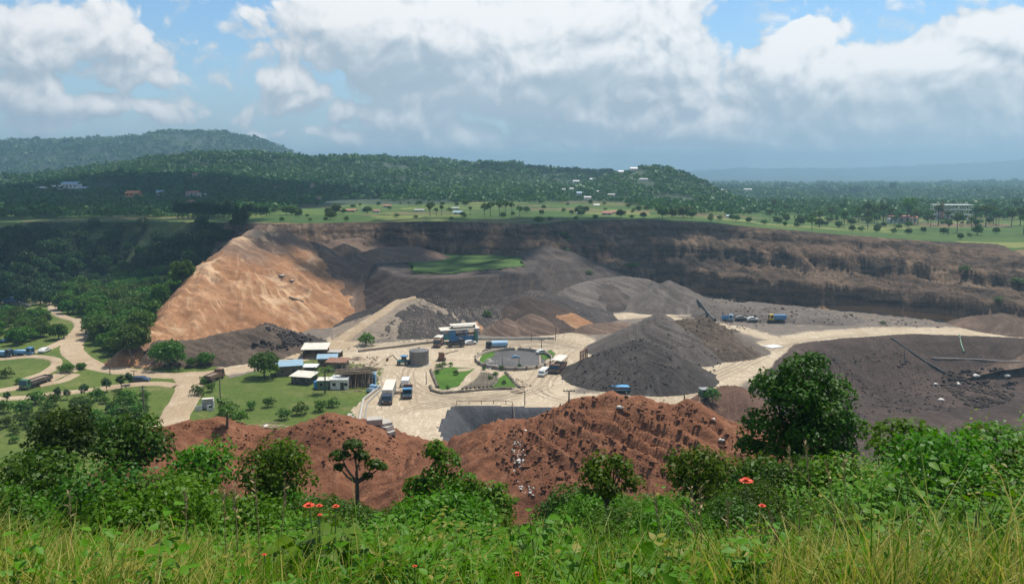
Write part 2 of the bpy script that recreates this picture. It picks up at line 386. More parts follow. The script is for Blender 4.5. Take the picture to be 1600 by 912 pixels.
# ------------------------------------------------------------------ heaps
def seg_field(X, Y, pts, closed):
    best = np.full(X.shape, -1e9); bd = np.full(X.shape, 1e9); al = np.zeros(X.shape); s0 = 0
    return best, bd, al
def mound(name, label, crest, slope, mat, cat, res=.7, tr=2.0, rough=.35, gully=.5, gfreq=.25, warp=.12, closed=False, group=None, seed=1,
          smin=None, kind=None, clod=0, cap=None, west=1.0, minbase=-99, lump=0, east=1.0):
    """heap of loose earth: the crest polyline with sides at the angle of repose"""
    P = [np.array(p, float) for p in crest]
    segs = [(P[i], P[(i + 1) % len(P)]) for i in range(len(P) if closed else max(1, len(P) - 1))] if len(P) > 1 else [(P[0], P[0])]
    zmax = max(p[2] for p in P)
    sl = slope
    def fn(X, Y):
        amp = warp * 20
        Xw = X + amp * fbm(X * .045, Y * .045, 3, seed * 7 + 1); Yw = Y + amp * fbm(X * .045, Y * .045, 3, seed * 7 + 2)
        best = np.full(X.shape, -1e9); al = np.zeros(X.shape); dd = np.zeros(X.shape); s0 = 0.0
        for a, b in segs:
            ex, ey = b[0] - a[0], b[1] - a[1]; L2 = ex * ex + ey * ey
            tt = np.clip(((Xw - a[0]) * ex + (Yw - a[1]) * ey) / (L2 + 1e-9), 0, 1)
            qx, qy = Xw - a[0] - ex * tt, Yw - a[1] - ey * tt
            d = np.sqrt(qx * qx + qy * qy)
            zz = a[2] + (b[2] - a[2]) * tt
            k_ = 1 + (west - 1) * ss((-qx / (d + .01) - .1) / .6) + (east - 1) * ss((qx / (d + .01) - .25) / .5)
            val = zz - sl * k_ * (np.sqrt(d * d + tr * tr) - tr)
            ang = np.arctan2(qy, qx)
            m = val > best
            best = np.where(m, val, best); dd = np.where(m, d, dd)
            al = np.where(m, s0 + tt * math.sqrt(L2) + ang * np.minimum(d, 14), al)
            s0 += math.sqrt(L2)
        if closed:
            ins = sdist(Xw, Yw, [tuple(p[:2]) for p in P]) < 0
            zc = np.mean([p[2] for p in P])
            best = np.where(ins, np.maximum(best, zc), best)
        if cap is not None: best = np.minimum(best, cap)
        k = ss(dd / 6)
        best = best + gully * (ridged(al * gfreq, dd * .03 + 3.3, 3, seed * 7 + 3) - .5) * k
        best = best + rough * fbm(X * .35, Y * .35, 5, seed * 7 + 4, .68) + lump * fbm(X * .11, Y * .11, 3, seed * 7 + 6)
        if clod: best = best + clod * np.maximum(0, ridged(X * .55, Y * .55, 3, seed * 7 + 5) - .55) * 2
        return best, al, dd
    xs = [p[0] for p in P]; ys = [p[1] for p in P]
    mg = max(6, (zmax + 6) / slope * 1.1)
    bb = [min(xs) - mg, max(xs) + mg, min(ys) - mg, max(ys) + mg]
    X = np.arange(bb[0], bb[1], res); Y = np.arange(bb[2], bb[3], res)
    gx, gy = np.meshgrid(X, Y)
    z, al, dd = fn(gx, gy); base = G(gx, gy)
    keep = (z > base - .25) & (base > minbase)
    F = grid_faces(len(X), len(Y))
    F = F[keep.reshape(-1)[F].any(1)]
    if len(F) == 0: print('EMPTY MOUND', label); return
    zz = np.maximum(z, base - .8).reshape(-1)
    u, inv = np.unique(F, return_inverse=True)
    V = np.stack([gx.reshape(-1), gy.reshape(-1), zz], -1)[u]
    org = np.array([P[0][0], P[0][1], float(base.reshape(-1)[u].min())])
    me = mk_mesh(name, V - org, inv.reshape(-1, 4), mat, True)
    attr(me, 'flow', np.stack([al, dd, al * 0], -1).reshape(-1, 3)[u], 'FLOAT_VECTOR')
    o = link(name, me, loc=org)
    tag(o, label, cat, group, kind)
    MOUNDS.append((bb, fn))
    return o
M_BLACK = soil('black_cinder', (.046,.038,.033), (.074,.061,.052), (.112,.094,.081), .16, .7, streak=(.10,.085,.078), speck=(.22,.19,.16), speck_amt=.35, strk=.45)
M_REAR = soil('dark_grey_cinder', (.088,.072,.061), (.128,.106,.089), (.175,.146,.122), .14, .7, streak=(.175,.15,.13), speck=(.25,.21,.18), speck_amt=.5)
M_TANGREY = soil('tan_grey_gravel', (.13,.105,.082), (.18,.147,.115), (.24,.195,.15), .12, .6, streak=(.26,.21,.16), speck=(.34,.28,.21), speck_amt=.4)
M_GREY = soil('grey_gravel', (.105,.086,.072), (.158,.130,.108), (.21,.173,.142), .10, .5, streak=(.24,.205,.17), speck=(.3,.26,.22), speck_amt=.2)
M_CLODS = soil('brown_clods', (.085,.062,.046), (.145,.105,.075), (.215,.16,.112), .3, .9, streak=(.20,.15,.11), speck=(.3,.24,.18), speck_amt=.4, strk=.4)
M_ORANGE = soil('orange_earth', (.29,.142,.068), (.395,.205,.102), (.51,.30,.165), .07, .5, streak=(.57,.37,.21), speck=(.2,.12,.07), speck_amt=.3, strk=.75)
M_BROWN = soil('brown_spoil', (.105,.070,.050), (.165,.108,.075), (.23,.155,.11), .08, .55, streak=(.28,.20,.145), strk=.7)
M_RED = soil('red_soil', (.17,.068,.034), (.25,.104,.051), (.325,.152,.08), .3, .8, streak=(.38,.18,.10), speck=(.46,.33,.22), speck_amt=.25, strk=.35, spscale=2.2)
M_MAROON = soil('dull_red_soil', (.105,.058,.040), (.15,.082,.054), (.20,.12,.08), .2, .8, streak=(.2,.13,.09), strk=.4)
M_STONY = soil('stony_black_soil', (.050,.043,.040), (.078,.064,.057), (.115,.092,.078), .16, .9, streak=(.16,.125,.10), speck=(.40,.31,.22), speck_amt=.95, strk=.4, spscale=1.1)
M_TAN = soil('tan_gravel', (.22,.17,.125), (.29,.23,.17), (.36,.29,.215), .1, .4, streak=(.40,.33,.25), strk=.6)
M_SHELF = soil('dark_shelf_earth', (.050,.041,.037), (.080,.062,.052), (.12,.088,.070), .09, .8, streak=(.13,.10,.08), bands=.4)

# far pit
mound('spoil_heap','dark brown cone of spoil at the far right end of the green pond',[PY(853,384,408),PY(880,392,402)],.42,M_SHELF,'spoil heap',1.0,3,.5,1.0,.15,seed=2)
mound('pond_bench','dark earth bench with a steep front that carries the green pond',
      [PZ(*p,17.4) for p in ((560,392),(640,388),(760,384),(845,384),(842,402),(830,424),(770,430),(690,434),(630,432),(596,420))],1.15,M_SHELF,'earth bench',.8,.6,.30,1.0,.2,.05,True,seed=3)
mound('spoil_heap','light brown faceted spoil hill below the far pit wall',[PY(528,374,418),PY(560,371,424),PY(578,374,426)],.40,M_BROWN,'spoil hill',1.0,2,.35,1.1,.13,seed=4)
mound('spoil_heap','brown spoil lobe lying over the upper right of the orange hill',[PY(458,366,396),PY(492,378,388),PY(512,394,378)],.55,M_BROWN,'spoil hill',.9,1.5,.4,1.0,.15,.1,seed=31)
mound('spoil_heap','second brown spoil lobe reaching down beside the dark pit wall',[PY(538,380,400),PY(556,400,386)],.55,M_BROWN,'spoil hill',.9,1.5,.4,1.0,.15,.1,seed=32)
mound('spoil_heap','low pale brown spoil mound left of the green pond',[PY(590,388,398),PY(640,384,402)],.35,M_BROWN,'spoil mound',1.0,3,.3,.5,.2,seed=5)
mound('spoil_hill','huge orange earth hill with pale streaks beside the wooded valley',
      [PY(428,353,384),PY(408,354,377),PY(372,374,352),PY(338,402,332),PY(306,436,308),PY(262,484,284),PY(240,514,272)],.385,M_ORANGE,'earth hill',.7,3,.7,.75,.11,.12,seed=6,west=2.6,lump=2.6,east=1.5)
mound('scree_slope','brown lower scree along the foot of the orange hill',[PY(246,532,264),PY(300,532,264),PY(352,520,269),PY(412,508,279)],.50,M_CLODS,'scree slope',.6,1.5,.6,1.2,.25,.1,seed=7,clod=.6,west=2)
mound('rubble_heap','dark clod heap at the right foot of the orange hill',[PY(420,507,284),PY(452,519,283)],.42,M_BLACK,'rubble heap',.6,1.5,.5,.5,.4,.1,seed=8,clod=1.3)
mound('gravel_heap','broad grey gravel heap with several tops below the pit wall',[PY(896,446,366),PY(930,436,378),PY(975,431,384),PY(1012,436,384)],.50,M_GREY,'gravel heap',.8,1,.2,1.0,.16,.08,seed=9)
mound('gravel_heap','pointed grey gravel cone right of the broad grey heap',[PY(1046,438,368),PY(1062,446,366)],.48,M_GREY,'gravel heap',.8,1,.2,.7,.16,.08,seed=10)
mound('gravel_terrace','low flat grey gravel terrace under the right pit wall',[PZ(*p,2.2) for p in ((1095,470),(1180,472),(1250,479),(1330,492),(1310,497),(1240,494),(1150,490),(1100,486))],.45,M_GREY,'gravel terrace',.7,.8,.5,.6,.3,.06,True,seed=11,lump=.8,clod=.4)
mound('gravel_heap','small dark gravel mound behind the vehicles on the far terrace',[PY(1262,487,341),PY(1275,489,340)],.45,M_BLACK,'gravel heap',.7,1,.2,.4,.3,seed=12)
mound('earth_mound','smooth rounded brown earth mound at the far right of the pit',[PY(1592,482,322),PY(1650,478,326)],.36,M_BROWN,'earth mound',.8,8,.2,.3,.2,seed=13)
# middle terrace
mound('spoil_bank','long stony black spoil bank behind the yard',[PY(655,459,330),PY(740,456,338),PY(838,453,343),PY(850,470,334)],.34,M_STONY,'spoil bank',.6,1.2,.35,.8,.3,.1,seed=14)
mound('spoil_bank','pale tan gravel wedge with an access road climbing beside it',[PY(508,547,283),PY(560,513,301),PY(610,484,318),PY(652,461,328)],.33,M_TAN,'gravel bank',.6,1.5,.12,.35,.3,.06,seed=15,)
mound('spoil_heap','narrow orange earth spill running down the stony black bank',[PY(712,474,329),PY(742,502,314)],.36,M_ORANGE,'earth spill',.6,2,.2,.3,.3,.05,seed=16)
mound('spoil_heap','dark grey cone of spoil above the brown cones behind the yard',[PY(822,462,331),PY(850,470,328)],.40,M_DARKSOIL,'spoil heap',.6,1,.15,.6,.25,.08,seed=17)
mound('spoil_heap','left of the twin brown soil cones behind the yard rail',[PY(790,497,311)],.44,M_BROWN,'soil cone',.5,.5,.15,.6,.2,.06,seed=18)
mound('spoil_heap','right and taller of the twin brown soil cones behind the yard rail',[PY(832,489,314)],.48,M_BROWN,'soil cone',.5,.4,.15,.6,.2,.06,seed=28)
mound('spoil_heap','low brown soil bank between the pale road bend and the rear cinder heap',[PY(922,506,312),PY(975,503,316)],.35,M_BROWN,'soil bank',.6,1,.3,.5,.3,.06,seed=29)
mound('spoil_heap','low orange soil bank inside the bend of the pale road',[PY(864,494,318),PY(893,489,320)],.55,M_ORANGE,'soil bank',.6,1,.3,.6,.4,.1,seed=19,clod=.5)
# right centre
mound('cinder_heap','rear black cinder heap behind the tallest black cone',[PY(1032,489,277),PY(1038,496,274)],.54,M_REAR,'cinder heap',.6,1,.18,.8,.18,.06,seed=20)
mound('clod_heap','brown clod heap on the right flank of the rear black heap',[PY(1066,500,276),PY(1100,497,278),PY(1124,508,279)],.60,M_CLODS,'clod heap',.5,1.5,.55,.5,.3,.08,seed=21,clod=1.0)
mound('gravel_heap','grey tan gravel heap between the black heaps and the right road',[PY(1136,516,280),PY(1154,521,276)],.62,M_TANGREY,'gravel heap',.55,1,.2,.7,.2,.05,seed=22,minbase=-.6)
mound('cinder_heap','tall black cinder cone in the middle of the yard',[PY(984,533,242.5),PY(1004,530,241.5)],.515,M_BLACK,'cinder heap',.45,.7,.22,.5,.22,.05,seed=23,clod=.35)
# front
mound('soil_heap','dull red soil heap with a green shrub beside the right road',[PY(1084,631,186),PY(1150,604,196),PY(1186,634,182)],.48,M_MAROON,'soil heap',.6,1,.4,.6,.3,.1,seed=24,clod=.7,minbase=-.6,lump=.8)
mound('soil_ridge','long low red soil ridge between the bushes and the yard',[PY(235,672,150),PY(292,657,152),PY(336,652,154),PY(384,680,152),PY(448,672,154),PY(512,646,156),PY(566,664,158),PY(622,689,160),PY(700,688,152)],.47,M_RED,'soil ridge',.5,.8,.4,.6,.3,.08,seed=25,clod=.6,lump=.8,west=1.6)
mound('soil_heap','largest red soil heap full of clods and pale rocks',[PY(742,676,140),PY(806,655,140),PY(838,672,132),PY(868,652,131),PY(893,627,130),PY(950,622,130),PY(1004,623,129),PY(1070,626,128),PY(1100,647,126),PY(1142,678,122)],.52,M_RED,'soil heap',.4,.5,.9,1.3,.3,.06,seed=26,clod=.4,lump=1.6)

def _orange_strata():
    m = MATS['orange_earth']; nt = NT(m.node_tree); b = next(n for n in nt.n if n.type == 'BSDF_PRINCIPLED')
    old = b.inputs['Base Color'].links[0].from_socket; p = nt.pos(); z = nt.new('ShaderNodeSeparateXYZ'); nt.l.new(p, z.inputs[0])
    n = nt.noise(p, .045, 6, .65, .3); h = nt.math('ADD', z.outputs[2], nt.math('MULTIPLY', nt.math('SUBTRACT', n, .5), 34))
    c = nt.mix(nt.ramp(h, 21, 31, 0, .85), old, (.17,.115,.083)); n2 = nt.noise(p, .03, 6, .7, .6)
    c = nt.mix(nt.ramp(n2, .53, .60, 0, .75), c, (.56,.38,.23)); n3 = nt.noise(p, .055, 6, .7, .8)
    c = nt.mix(nt.ramp(n3, .56, .63, 0, .7), c, (.20,.125,.085)); nt.put(b.inputs['Base Color'], c)
_orange_strata()
# ------------------------------------------------------------------ far hills
RIDGES = [  # distance, half width in front, behind, skyline (px, py)
    (1300, 430, 400, [(-200,285),(60,275),(180,262),(260,246),(330,237),(420,235),(500,243),(580,242),(680,249),(760,251),(870,260),(950,262),(1010,285),(1110,310),(1200,340)]),
    (2500, 500, 900, [(-500,225),(-200,220),(0,217),(60,215),(180,213),(250,210),(285,201),(330,202),(370,209),(400,221),(430,240),(520,268),(650,290)]),
    (800, 270, 170, [(-700,270),(-300,280),(0,297),(100,293),(170,301),(230,320),(275,341),(320,352)]),
    (960, 200, 300, [(780,345),(850,322),(900,300),(960,270),(1000,261),(1050,267),(1090,284),(1120,302),(1160,318),(1210,335)]),
    (1500, 330, 300, [(960,330),(1060,302),(1150,294),(1250,297),(1330,303),(1400,300),(1500,296),(1600,299),(1900,296)]),
    (2700, 500, 700, [(900,300),(1050,288),(1200,284),(1330,289),(1420,286),(1560,282),(1750,280)]),
    (8000, 1500, 900, [(800,276),(1000,273),(1100,267),(1180,263),(1300,264),(1420,260),(1520,254),(1600,249),(1750,244),(2000,250)]),
]
RD = []
for yi, wf, wb, pts in RIDGES:
    P3 = [PY(a, b, yi) for a, b in pts]
    RD.append((yi, wf, wb, np.array([p[0] for p in P3]), np.array([p[2] for p in P3]) - (0 if yi > 5000 else 6 if yi < 1200 else 8 if yi < 2000 else 14)))
def Hf(x, y):
    base = zplat(x, np.maximum(y, 480)) - 1.2
    drop = ss((y - 720) / 700) * ss((x - 40 - .08 * y) / 200)
    base = base * (1 - drop) + 2 * drop - 20 * ss((y - 2000) / 4000)
    z = base.copy()
    for yi, wf, wb, xs, zs in RD:
        yw = y + .08 * yi * fbm(x / yi * 6, y / yi * 6, 3, int(yi) % 97)
        zr = np.interp(x, xs, zs); k = np.where(yw < yi, np.exp(-((yw - yi) / wf) ** 2 * 1.6), np.exp(-((yw - yi) / wb) ** 2))
        k = np.where(np.abs(y - yi) < 1, 1, k)
        z = np.maximum(z, base + np.maximum(zr - base, 0) * k)
    n = fbm(x * .006, y * .006, 4, 91) * 9 + ridged(x * .0045, y * .0045, 3, 93) * 7 - 4
    return z + n * ss((y - 760) / 200) * ss((z - base) / 15 + .12) * np.where(y > 4000, 3, np.where(y > 2000, .55, 1))
M_FAR = None
def build_hills():
    global M_FAR
    s = np.linspace(-1, 1, 300)
    Y = np.concatenate([np.linspace(486, 1700, 150, endpoint=False), 1700 * (9600 / 1700) ** np.linspace(0, 1, 110)])
    S, YY = np.meshgrid(s, Y); XX = S * (YY * .82 + 160)
    Z = Hf(XX, YY)
    m, nt, b, _ = new_mat('far_hill_ground'); M_FAR = m
    p = nt.pos()
    n1 = nt.noise(p, .012, 5, .6); n2 = nt.noise(p, .05, 5, .65)
    c = nt.mix(nt.ramp(n1, .4, .62), (.020,.040,.014), (.034,.060,.018))
    c = nt.mix(nt.ramp(n2, .62, .72, 0, .6), c, (.085,.115,.038))
    nt.put(b.inputs['Base Color'], c); b.inputs['Roughness'].default_value = .95
    nt.l.new(nt.bump(n2, .8, 4), b.inputs['Normal'])
    me = mk_mesh('hills', np.stack([XX, YY, Z], -1).reshape(-1, 3), grid_faces(len(s), len(Y)), m, True)
    tag(link('hills', me), kind='structure')
build_hills()
# ================================================================== VEGETATION
def unit(v): return v / (np.linalg.norm(v, axis=-1, keepdims=True) + 1e-9)
def leaf_quads(C, N, S, rng, wid=.32, fold=.12, T=None):
    n = len(C)
    if T is None:
        T = unit(np.cross(N, unit(rng.standard_normal((n, 3)))))
    B = np.cross(N, T); S = np.asarray(S)[:, None]
    V = np.stack([C - T * S * .5, C + B * S * wid + N * S * fold, C + T * S * .5 - N * S * .08, C - B * S * wid + N * S * fold], 1)
    return V.reshape(-1, 3)
def quadF(n): return np.arange(n * 4).reshape(-1, 4)
def tube(pts, rad, k=6):
    """tapered tube along a polyline"""
    pts = np.asarray(pts, float); V = []; n = len(pts)
    for i in range(n):
        t = unit(pts[min(i + 1, n - 1)] - pts[max(i - 1, 0)])
        a = unit(np.cross(t, [0.3, .9, .1])); b = np.cross(t, a)
        for j in range(k):
            w = 2 * PI * j / k; V.append(pts[i] + (a * math.cos(w) + b * math.sin(w)) * rad[i])
    F = [[i * k + j, i * k + (j + 1) % k, (i + 1) * k + (j + 1) % k, (i + 1) * k + j] for i in range(n - 1) for j in range(k)]
    return np.array(V), np.array(F)
def join(parts):
    V, F, n = [], [], 0
    for v, f in parts: V.append(v); F.append(f + n); n += len(v)
    return np.concatenate(V), np.concatenate(F)
def crown_pts(rng, lobes, n, shell=.55):
    """points and outward normals on / in a set of lobes (c, r)"""
    L = np.array([l[0] for l in lobes]); R = np.array([l[1] for l in lobes])
    w = (R[:, 0] * R[:, 1] + R[:, 0] * R[:, 2] * 2); k = rng.choice(len(L), n, p=w / w.sum())
    d = unit(rng.standard_normal((n, 3))); d[:, 2] = np.where(d[:, 2] < -.35, -d[:, 2] * .6, d[:, 2]); d = unit(d)
    r = 1 - shell * rng.random(n) ** 2.2
    tw = 1 + .16 * np.sin(d[:, 0] * 7 + k) * np.cos(d[:, 1] * 6 + k * 2)
    C = L[k] + d * R[k] * (r * tw)[:, None]
    nn = unit(d / R[k] + .75 * rng.standard_normal((n, 3)) + np.array([0, 0, .45]))
    return C, nn
def make_lobes(rng, rx, ry, rz, zc, n, small=.42, flat=1.0):
    lb = []
    for i in range(n):
        a = 2.399 * i + rng.random(); w = 1 - 1.75 * (i + .5) / n; q = math.sqrt(max(0, 1 - w * w)); rr = rng.uniform(.45, .68)
        s = small * rng.uniform(.75, 1.25)
        lb.append((np.array([math.cos(a) * q * rx * rr, math.sin(a) * q * ry * rr, zc + rz * w * rr]), np.array([rx * s, ry * s, rz * s * flat])))
    return lb
def tree_parts(rng, h, rx, ry, rz, nl, nleaf, leaf, tr, lobes=None, shell=.55, lean=0, small=.42, flat=1.0, wid=.32):
    zc = h - rz
    lobes = lobes or make_lobes(rng, rx, ry, rz, zc, nl, small, flat)
    C, N = crown_pts(rng, lobes, nleaf, shell)
    V = leaf_quads(C, N, leaf * rng.uniform(.6, 1.3, nleaf), rng, wid)
    fork = np.array([lean * .5, 0, max(.3 * h, zc - rz * .75)])
    parts = [tube([(0, 0, -.6), (lean * .1, 0, fork[2] * .4), fork, fork + (lean * .3, 0, rz * .7)], [tr * 1.35, tr, tr * .8, tr * .35])]
    for c, r in lobes[:7]:
        mid = fork * .45 + c * .55 + rng.standard_normal(3) * .06 * rx + np.array([0, 0, -.08 * rz])
        parts.append(tube([fork, mid, c + (0, 0, r[2] * .3)], [tr * .6, tr * .38, tr * .14], 5))
    return V, quadF(nleaf), *join(parts)
def bark(): return plain('bark', (.105, .082, .06), .9, var=.35, scale=6, dirt=(.16, .14, .11), bump=.5)
L_MID = leafmat('leaf_mid', (.048,.10,.016), (.075,.14,.022), (.11,.18,.034), .25, .12)
L_DARK = leafmat('leaf_dark', (.024,.055,.016), (.04,.08,.022), (.06,.10,.028), .2, .2)
L_FAR = leafmat('leaf_far', (.040,.080,.020), (.072,.118,.030), (.10,.148,.042), .25, .012, isl=.25)
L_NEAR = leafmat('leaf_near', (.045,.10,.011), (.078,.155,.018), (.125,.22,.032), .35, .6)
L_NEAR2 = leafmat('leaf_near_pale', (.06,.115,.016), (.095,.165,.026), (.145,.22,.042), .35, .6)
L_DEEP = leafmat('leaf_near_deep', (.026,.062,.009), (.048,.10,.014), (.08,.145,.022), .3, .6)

# ---------------- single-mesh trees for the middle and far distance
def small_tree(name, seed, h, rx, rz, nl, nleaf, leaf, tr, mat, **kw):
    rng = np.random.default_rng(seed)
    V, F, TV, TF = tree_parts(rng, h, rx, rx, rz, nl, nleaf, leaf, tr, **kw)
    return mk_mesh(name, np.concatenate([V, TV]), np.concatenate([F, TF + len(V)]), mats=[mat, bark()],
                   midx=np.concatenate([np.zeros(len(F)), np.ones(len(TF))]))
ROUND = [small_tree('round_tree', 100 + i, 8, 4.6 + .5 * (i % 3), 4.1 + .3 * (i % 2), 15, 1900, .80, .28, L_MID, small=.40) for i in range(5)]
DARKT = [small_tree('dark_tree', 120 + i, 8, 4.6, 4.1, 13, 1100, 1.0, .28, L_DARK, small=.42) for i in range(3)]
UMBR = [small_tree('umbrella_tree', 140 + i, 12, 3.4 + .5 * i, 2.8 + .6 * i, 9, 750, .85, .25, L_MID, small=.36, flat=.9, shell=.8, lean=.6 * i - .6) for i in range(3)]
COLUMN = [small_tree('column_tree', 160 + i, 12, 2.0, 5.6, 12, 900, .75, .25, L_DARK, small=.5) for i in range(2)]
BUSH = [small_tree('round_bush', 170 + i, 2.6, 1.7, 1.35, 7, 420, .42, .07, L_MID, small=.48) for i in range(3)]
SAPL = [small_tree('sapling', 180 + i, 4.5, 1.0, 2.0, 8, 300, .45, .06, L_DARK, small=.42, shell=.8) for i in range(2)]
RNG = np.random.default_rng(11)
def put(name, meshes, x, y, s, label, cat, group, z=None, sz=None):
    o = link(name, meshes[int(RNG.integers(len(meshes)))], loc=(x, y, (g1(x, y) if z is None else z) - .12 * s))
    o.scale = (s, s, sz if sz else s * RNG.uniform(.9, 1.12)); o.rotation_euler = (0, 0, RNG.uniform(0, 6.28))
    return tag(o, label, cat, group)
def inpoly(px, py, poly): return sdist(np.array([px]), np.array([py]), poly)[0] < 0
def scatter_px(poly, n, mind, tries=6000):
    """ground points whose place falls inside an outlined patch of land, kept apart by mind metres"""
    W = [hit(*p)[:2] for p in poly]
    xs = [p[0] for p in W]; ys = [p[1] for p in W]; out = []
    for _ in range(tries):
        if len(out) >= n: break
        x, y = RNG.uniform(min(xs), max(xs)), RNG.uniform(min(ys), max(ys))
        if sdist(np.array([x]), np.array([y]), W)[0] > 0: continue
        if all((x - a) ** 2 + (y - b) ** 2 > mind * mind for a, b in out): out.append((x, y))
    return out
# wood between the left roads and the orange hill
for x, y in scatter_px([(92,490),(120,452),(200,436),(262,428),(300,438),(258,470),(222,520),(205,560),(160,545),(152,520),(165,505),(120,492)], 120, 5.4):
    put('round_tree', ROUND, x, y, RNG.uniform(.75, 1.15), 'bushy green tree in the wood between the left roads and the orange hill', 'tree', 'trees of the wood beside the orange hill')
for x, y in scatter_px([(-60,545),(-40,490),(60,492),(76,505),(70,530),(20,540)], 50, 4.2):
    put('round_tree', ROUND, x, y, RNG.uniform(.45, .75), 'low bushy tree in the thicket left of the winding road', 'tree', 'trees of the thicket by the winding road')
for x, y in scatter_px([(-120,470),(-100,360),(370,352),(330,395),(290,430),(200,440),(110,455),(80,478)], 300, 6.3, 12000):
    put('dark_tree', DARKT, x, y, RNG.uniform(.65, 1.1), 'dark tree on the wooded valley side below the field edge', 'tree', 'trees on the dark valley side')
n_ = 0
while n_ < 130:
    x_, y_ = RNG.uniform(-420, -135), RNG.uniform(392, 474)
    if sdist(np.array([x_]), np.array([y_]), RIM)[0] > -1: continue
    put('dark_tree', DARKT, x_, y_, RNG.uniform(.5, .95), 'dark tree on the wooded valley side below the field edge', 'tree', 'trees on the dark valley side'); n_ += 1
# single trees near the roads
def at_px(px, py): return hit(px, py)
def put_px(name, meshes, px, py, hpx, label, cat, group=None, href=8.0, squash=1):
    x, y, z = hit(px, py); d = math.hypot(y, CZ - z)
    s = hpx / (FPX / d) / href
    o = link(name, meshes[int(RNG.integers(len(meshes)))], loc=(x, y, z - .1 * s)); o.scale = (s * squash, s * squash, s); o.rotation_euler = (0, 0, RNG.uniform(0, 6.28))
    return tag(o, label, cat, group)
put_px('round_tree', ROUND, 413, 590, 42, 'round dark green tree on the lawn beside the pale road and shacks', 'tree', squash=.9)
put_px('round_tree', ROUND, 262, 575, 44, 'lone bushy tree at the foot of the brown scree', 'tree')
put_px('round_tree', ROUND, 322, 572, 22, 'small bush beside the road under the brown scree', 'tree')
put_px('round_tree', ROUND, 300, 573, 15, 'smallest bush at the roadside under the brown scree', 'tree')
put_px('round_tree', ROUND, 92, 530, 26, 'dark tree standing alone between the two arms of the left road', 'tree')
put_px('round_tree', ROUND, 104, 582, 14, 'low shrub on the traffic island of the left junction', 'tree', squash=1.5)
put_px('round_tree', ROUND, 127, 577, 11, 'smaller shrub on the traffic island of the left junction', 'tree', squash=1.5)
for px, py, h in ((90,625,22),(105,624,18),(132,620,22),(167,612,24),(190,608,24),(202,602,22),(12,628,18),(55,632,16),(45,655,22)):
    put_px('sapling', SAPL, px, py, h, 'young dark sapling in the row along the lower left road', 'sapling', 'saplings along the lower left road', 4.5, 1.5)
for px, py, h in ((355,652,30),(392,640,14),(420,636,16),(470,648,20),(500,642,18),(520,636,15),(445,655,18),(375,660,20),(330,612,14),(310,618,18),(318,600,12),(200,640,24),(225,625,16),(185,655,22),(150,660,20),(30,600,10),(10,590,16)):
    put_px('round_bush', BUSH, px, py, h, 'round green bush on the grass near the lawn and left roads', 'bush', 'bushes on the lawn and road verges', 2.6)
put_px('round_bush', BUSH, 572, 540, 22, 'green bush on the pale gravel beside the climbing road', 'bush', None, 2.6)
put_px('round_bush', BUSH, 762, 495, 11, 'tiny green bush on the dark bank above the yard', 'bush', None, 2.6)
put_px('round_bush', BUSH, 1113, 628, 22, 'green shrub on the crest of the dull red heap', 'bush', None, 2.6)
put_px('round_bush', BUSH, 1100, 622, 14, 'small dark shrub at the road edge of the dull red heap', 'bush', None, 2.6)
for px, py, h in ((880,369,8),(888,377,5),(985,420,9),(992,418,8),(921,428,6),(887,392,4),(1508,428,10),(1590,444,10),(1560,470,7),(1380,506,5)):
    put_px('round_bush', BUSH, px, py, h, 'small green bush growing on the bare pit slope', 'bush', 'bushes on the bare pit slope', 2.6, 1.6)
# plateau beyond the pit
for px, py, h in ((672,338,24),(682,338,14),(690,337,17),(757,338,22),(766,338,24),(780,338,26),(790,338,25),(800,337,22),(812,338,18),(735,336,14),(704,336,11),
                  (1342,348,28),(1354,348,34),(1366,348,30),(1380,349,32),(1392,349,26),(1418,348,42),(1434,350,26),(1450,350,24),(1466,352,34),(1480,350,22),(1524,352,32),(1540,354,36),(1556,352,26),(1580,354,30),(1594,352,30),(1405,350,18),(1500,352,18)):
    put_px('umbrella_tree', UMBR, px, py, h, 'tall thin-trunked tree in the field beyond the pit', 'tree', 'tall trees in the field beyond the pit', 12.0)
for px in (278,286,294,302,310,318,326,334,342,350,358,384,392,400,408,416):
    put_px('column_tree', COLUMN, px, 341 - (px > 360) * 3, (28 if px < 365 else 20) * RNG.uniform(.85, 1.1), 'dark slim tree in the windbreak row at the left field', 'tree', 'dark windbreak trees at the left field', 12.0, 1.5)
put_px('column_tree', COLUMN, 371, 366, 50, 'tallest dark column tree at the top of the orange hill', 'tree', None, 12.0)
put_px('column_tree', COLUMN, 382, 364, 42, 'shorter twin of the dark column tree above the orange hill', 'tree', None, 12.0)
for px, py, h in ((448,336,15),(456,336,14),(465,336,12),(525,334,16),(574,334,12),(541,345,8),(485,346,6),(842,350,12),(970,340,13),(1005,341,10),(1035,340,18),(1050,340,16),(1068,340,18),(1080,341,14),(1150,346,11),(1170,348,10),(1215,350,12),
                  (1250,352,15),(1280,354,14),(1310,356,12),(1330,352,12),(1345,362,9),(1370,363,10),(1396,364,9),(1420,366,10),(1474,366,11),(1500,374,10),(1515,370,7),(620,340,7),(650,342,6),(705,344,6),(900,344,7),(930,343,8),(860,346,8),(1110,346,9)):
    put_px('field_bush', ROUND if h > 9 else BUSH, px, py, h, 'round green bush along the field edge beyond the pit', 'bush', 'bushes along the field edge beyond the pit', 8.0 if h > 9 else 2.6)

